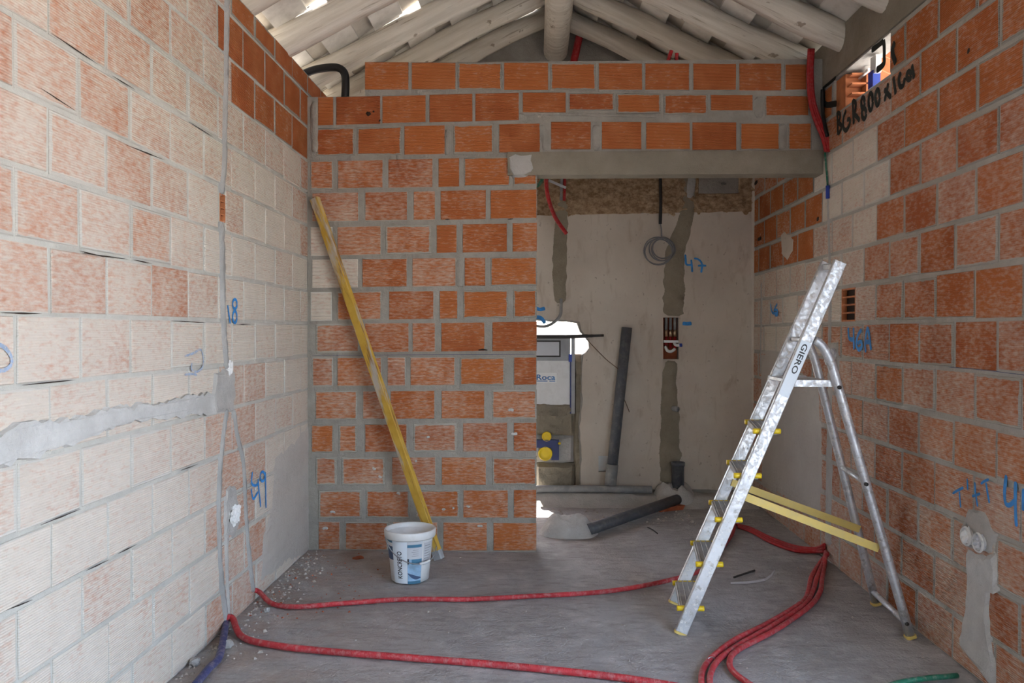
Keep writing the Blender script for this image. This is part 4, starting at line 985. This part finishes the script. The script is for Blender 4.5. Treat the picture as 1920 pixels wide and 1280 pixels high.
rod = MB().tube([cx(960, 631, YB - .03), cx(1060, 631, YB - .03), cx(1095, 630, YB - .03), cx(1110, 629.5, YB - .028), cx(1132, 628.5, YB - .026)], lambda t: .015 if t < .6 else (.012 if t < .8 else .010), 8).out('steel_rod', MAT['steel'], None, True)
tag(rod, 'dark steel rod lying across the hole above the cistern', 'rod')
cb = hose('cable', [cx(1052, 560, YB - .02), cx(1052, 575, YB - .03), cx(1050, 592, YB - .04), cx(1036, 606, YB - .04), cx(1018, 612, YB - .03), cx(990, 608, YB - .01)], .012, MAT['pvcl'], 'grey cable looping out of the wall above the cistern', 'cable')
sr = hose('string', [cx(1098, 634, YB - .035), cx(1135, 672, YB - .07), cx(1172, 705, YB - .10), cx(1167, 735, YB - .10), cx(1180, 772, YB - .05)], .0035, MAT['rust'], 'thin string hanging from the steel rod across the grey pipe', 'string', n=6)
tp = at(1175.5, 614, 1, YB - .055); bt = at(1144.5, 908, 1, YB - .13)
lp = MB().tube([bt, tp], .042, 20, True, 1); lp = lp.out('waste_pipe', MAT['pvc'], None, True); tag(lp, 'long dark grey plastic pipe leaning against the plastered wall', 'pipe')
dn = (tp - bt).normalized(); MB().tube([bt - dn * .004, bt + dn * .16], .047, 20, True, 1).out('pipe_socket', MAT['pvcl'], lp, True)
# pipe along the foot of the wall and its mortar bed
fp = MB().tube([at(960, 917, 1, YB - .13), at(1100, 916, 1, YB - .13), at(1222, 918, 1, YB - .13)], .030, 14, True, 2).out('floor_pipe', MAT['pvcl'], None, True); tag(fp, 'dusty grey pipe lying along the foot of the plastered wall', 'pipe')
zb = at(1100, 916, 1, YB - .13).z - .03
v = []; f = []; nx, ny = 60, 14
for j in range(ny + 1):
    for i in range(nx + 1):
        x = 1.0 + (W - 1.02) * i / nx; t_ = j / ny; y = YB - .001 - .30 * t_ - .03 * noise.noise((x * 5, 0, 9)) * t_
        v.append((x, y, -.004 + max(0, zb * (1 - max(0, t_ - .55) / .45) ** 1.3 * (1 if x < 2.2 else .85)) + .012 * noise.fractal((x * 9, y * 9, 1), 1, 2, 3) * (1 - t_)))
for j in range(ny):
    for i in range(nx): a = j * (nx + 1) + i; f.append((a, a + 1, a + nx + 2, a + nx + 1))
mb_ = pyd('mortar_bed', v, f, MAT['cement2'], fl, True)
def mound(name, c, rx, ry, h, mat, label, seed, cat='mortar mound', rough=.35):
    v = []; f = []; nr, na = 14, 36
    for i in range(nr + 1):
        t_ = i / nr
        for k in range(na):
            a = 2 * math.pi * k / na; e = 1 + .16 * noise.noise((math.cos(a) * 1.6, math.sin(a) * 1.6, seed))
            x = c[0] + rx * t_ * e * math.cos(a); y = c[1] + ry * t_ * e * math.sin(a)
            zz = h * (1 - t_ ** 3.4) * (1 + rough * noise.fractal((x * 10, y * 10, seed), 1, 2, 3)) - .004
            v.append((x, y, zz))
    for i in range(nr):
        for k in range(na): f.append((i * na + k, i * na + (k + 1) % na, (i + 1) * na + (k + 1) % na, (i + 1) * na + k))
    o = pyd(name, v, f, mat, None, True); tag(o, label, cat); return o
c1 = onF(1068, 1003); mound('mortar_mound', (c1.x, c1.y + .05, 0), .205, .16, .125, MAT['cement'], 'pale grey mortar mound on the floor at the doorway end of the sloping pipe', 1, rough=.42)
c2 = onF(1262, 945); mound('mortar_mound', (c2.x, c2.y + .02, 0), .20, .17, .16, MAT['cement2'], 'lumpy grey mortar mound round the upright pipe stub', 4, rough=.5)
c3 = at(1271, 905, 1, c2.y + .06)
zt = at(1271, 866, 1, c2.y + .06).z
up = MB().lathe([(.050, .06), (.050, zt - .03), (.056, zt - .03), (.056, zt), (.049, zt), (.049, .10)], (c3.x, c2.y + .06, 0), 24).out('pipe_stub', MAT['pvc'], None, True); tag(up, 'upright grey pipe stub rising from the mortar mound', 'pipe')
s0 = onF(1112, 990, .045); s1 = at(1270, 936, 1, c2.y - .12)
sp_ = MB().tube([s0 + (s0 - s1) * .05, s1], .040, 16, True, 1).out('sloping_pipe', MAT['pvc'], None, True); tag(sp_, 'dark grey waste pipe sloping across the floor between the two mortar mounds', 'pipe')
def shard(px, py, sx, sy, sz, rot, label, zl=.0):
    p = onF(px, py); m = MB(); o = [R.uniform(.7, 1.1) for _ in range(8)]
    vv = []
    for i, (a, b, c) in enumerate([(-1, -1, 0), (1, -1, 0), (1, 1, 0), (-1, 1, 0), (-1, -1, 1), (1, -1, 1), (1, 1, 1), (-1, 1, 1)]): vv.append(Vector((a * sx * o[i], b * sy * o[(i * 3) % 8], c * sz)))
    ro = Matrix.Rotation(rot, 3, 'Z'); o_ = pyd('brick_shard', [p + ro @ q + Vector((0, 0, zl)) for q in vv], [(0, 3, 2, 1), (4, 5, 6, 7), (0, 1, 5, 4), (1, 2, 6, 5), (2, 3, 7, 6), (3, 0, 4, 7)], MAT['shard']); tag(o_, label, 'brick shard', 'broken brick shards'); return o_
shard(1252, 955, .13, .06, .03, .5, 'orange brick shard wedged under the sloping pipe')
shard(1282, 945, .07, .03, .025, .3, 'small orange brick shard beside the upright pipe stub')
shard(1078, 938, .05, .035, .05, .8, 'broken orange brick piece on the mortar under the floor pipe', .06)
shard(672, 1047, .03, .02, .012, .8, 'small red brick crumb at the foot of the partition')
# hanging lines in the inner room
hose('cable_sleeve', [at(1238.5, 250, 1, YB - .06), at(1238, 330, 1, YB - .06), at(1239, 380, 1, YB - .06), at(1238, 420, 1, YB - .06)], .013, MAT['black'], 'black sleeve hanging from the lintel over the cable coil', 'sleeve')
co = MB(); c = at(1236, 470, 1, YB - .035)
for k, (dx, dz, rr) in enumerate([(-.01, .0, .115), (.03, .02, .085), (-.005, -.01, .11), (.035, .01, .095), (.02, .015, .10)]):
    co.tube([c + Vector((dx + rr * math.cos(a * math.pi / 9), .004 * k - .01 + .004 * math.sin(a), dz + rr * .95 * math.sin(a * math.pi / 9))) for a in range(19)], .005, 6, False, 2)
co.tube([at(1238, 418, 1, YB - .06), at(1240, 430, 1, YB - .05), c + Vector((.02, 0, .11))], .005, 6)
q = co.out('cable_coil', MAT['wire'], None, True); tag(q, 'coil of thin grey cable hanging on the plaster', 'cable')
hose('conduit', [at(1023, 250, 1, YB - .3), at(1024, 330, 1, YB - .3), at(1027, 366, 1, YB - .28), at(1040, 405, 1, YB - .24), at(1062, 438, 1, YB - .2)], .016, MAT['red2'], 'red conduit end curling down inside the doorway under the lintel', group=GR)
hose('conduit', [at(1020, 280, 1, YB - .2), at(1018, 325, 1, YB - .2), at(1013, 343, 1, YB - .2), at(1002, 348, 1, YB - .2), at(985, 335, 1, YB - .2)], .014, MAT['green'], 'dark green conduit hooked behind the doorway jamb under the lintel')
for (x, mt, nm) in ((1053, 'pvcl', 'grey vertical conduit above the first cement streak'), (1059, 'red2', 'dark red vertical conduit above the first cement streak')):
    hose('conduit', [at(x, 280, 1, YB - .03), at(x, 330, 1, YB - .03), at(x - 1, 376, 1, YB - .012)], .012, MAT[mt], nm)
q = MB().bar(at(1029, 338, 1, YB - .06), at(1061, 352, 1, YB - .04), .014, .02).out('plastic_stick', MAT['label_g']); tag(q, 'short white plastic strip stuck across the vertical conduits', 'strip')

# ================================================================== TUBES UNDER THE ROOF
hose('drain_hose', [at(566, 140, 1, .05), at(590, 131, 1, .05), at(618, 126.5, 1, .05), at(636, 128, 1, .05), at(646, 138, 1, .05), at(648, 158, 1, .05), at(647, 184, 1, .05)], .025, MAT['black'], 'black hose bent over the stepped top of the partition', 'hose')
hose('conduit', [at(1104, -5, 1, 1.35), at(1095, 35, 1, 1.38), at(1085, 75, 1, 1.40), at(1075, 120, 1, 1.40)], .030, MAT['red2'], 'thick red conduit beside the ridge log', group=GR)
for (a, b, q) in (((1250, 122), (1259, 95), 'first short red conduit end sticking up behind the partition top'), ((1268, 122), (1269, 100), 'second short red conduit end sticking up behind the partition top')):
    hose('conduit', [at(*a, 1, .06), at((a[0] + b[0]) / 2, (a[1] + b[1]) / 2, 1, .06), at(*b, 1, .06)], .012, MAT['red2'], q, group=GR)
for k, q in enumerate(['left red conduit dropping past the end of the partition top', 'middle red conduit dropping past the end of the partition top', 'right red conduit dropping past the end of the partition top']):
    o_ = 5 * k
    hose('conduit', [at(1518 + .6 * o_, 92, 1, -.03), at(1516 + .6 * o_, 140, 1, -.03), at(1519 + .7 * o_, 190, 1, -.04), at(1530 + .8 * o_, 228, 1, -.06), at(1543 + .8 * o_, 258, 1, -.09), at(1549 + .8 * o_, 284, 1, -.11)], .0125, MAT['red2'], q, group=GR)
for k, q in enumerate(['left black cable beside the sprayed outline', 'right black cable beside the sprayed outline']):
    x = 1529 + 10 * k
    hose('cable', [onR(x + 3, 168, .02), onR(x + 3, 195, .02), onR(x + 5, 222, .02), onR(x + 12, 255, .015)], .011, MAT['black'], q, 'cable')
hose('cable', [onR(1546, 262, .012), onR(1547, 290, .012), onR(1550, 325, .010), onR(1552, 352, .010)], .006, MAT['green'], 'thin dark green cable hanging down the ladder wall above the blue plug', 'cable', n=8)
q = MB().tube([onR(1552, 348, .010), onR(1552, 372, .010)], .012, 10, True, 1).out('cable_plug', MAT['bluepl'], None, True); tag(q, 'small blue plug at the end of the green cable', 'plug')

# ================================================================== LITTER ON THE FLOOR
q = MB().bar(onF(1376, 1082, .008), onF(1415, 1069, .008), .010, .008, (0, 0, 1)).out('dark_stick', MAT['twig']); tag(q, 'short dark stick on the floor behind the ladder', 'stick')
q = MB().tube([onF(1214, 988, .006), onF(1224, 993, .006), onF(1233, 1000, .007)], .004, 6).out('wire_offcut', MAT['twig'], None, True); tag(q, 'thin dark wire offcut on the floor inside the doorway', 'wire')
st_ = [(1370, 1093), (1400, 1092), (1418, 1090), (1434, 1087), (1446, 1079), (1453, 1068)]; v = []; f = []
for i, (x, y) in enumerate(st_):
    p = onF(x, y, .006 + .006 * (i % 2)); w_ = .010 if 0 < i < 5 else .003; v += [p + Vector((0, -w_, 0)), p + Vector((0, w_, .004))]; 
n0 = len(v); v += [q_ + Vector((0, 0, -.0015)) for q_ in v]
for i in range(5): a = 2 * i; f += [(a, a + 2, a + 3, a + 1), (n0 + a, n0 + a + 1, n0 + a + 3, n0 + a + 2), (a, n0 + a, n0 + a + 2, a + 2), (a + 1, a + 3, n0 + a + 3, n0 + a + 1)]
q = pyd('plastic_ribbon', v, f, MAT['label_g']); tag(q, 'pale crinkled plastic ribbon on the floor behind the ladder', 'ribbon')
def chips(name, n, fx, mat, label, smax=.014):
    m = MB()
    for k in range(n):
        x, y = fx(); s = R.uniform(.003, smax) * R.uniform(.4, 1); p = Vector((x, y, 0)); vv = []
        for (a, b, c) in [(-1, -1, 0), (1, -1, 0), (.9, 1, 0), (-1, .8, 0), (-.5, -.5, 1), (.6, -.4, 1), (.4, .5, 1), (-.4, .4, 1)]:
            q_ = Vector((a * s * R.uniform(.7, 1.3), b * s * R.uniform(.7, 1.3), c * s * R.uniform(.6, 1.1))); q_.rotate(Matrix.Rotation(k * 1.7, 3, 'Z')); vv.append(p + q_)
        m.add(vv, [(0, 3, 2, 1), (4, 5, 6, 7), (0, 1, 5, 4), (1, 2, 6, 5), (2, 3, 7, 6), (3, 0, 4, 7)])
    o = m.out(name, mat); tag(o, label, 'rubble', kind='stuff'); return o
chips('rubble', 420, lambda: (abs(R.gauss(0, .09)) + .012, R.uniform(-2.1, -.02)), MAT['chip'], 'pale mortar crumbs along the foot of the cream wall', .011)
chips('rubble', 260, lambda: (R.uniform(.05, 3.1), R.uniform(-2.2, 1.2)), MAT['chip'], 'pale grit scattered over the floor', .007)
chips('rubble', 90, lambda: (abs(R.gauss(0, .3)) + .02, R.uniform(-1.2, -.03)), MAT['shard'], 'red brick crumbs near the wall corner', .008)
chips('rubble', 120, lambda: (R.uniform(1.5, 2.6), R.uniform(.75, 1.25)), MAT['chip'], 'mortar crumbs along the pipes in the inner room', .014)
for i, (x, y, s) in enumerate([(396, 1246, .022), (428, 1212, .022), (508, 1128, .014), (500, 1146, .016)]):
    p = onF(x, y) if i else Vector((.03, onF(x, y).y, 0)); q = crumple('mortar_lump', p + Vector((0, 0, s * .5)), (s, s * 1.2, s * .8), MAT['chase'], None, 20 + i, 2); tag(q, ['rounded mortar lump beside the blue conduit', 'mortar lump where the thick red conduit leaves the wall', 'small mortar lump under the start of the long red conduit', 'grey mortar lump in front of the long red conduit end'][i], 'mortar lump')
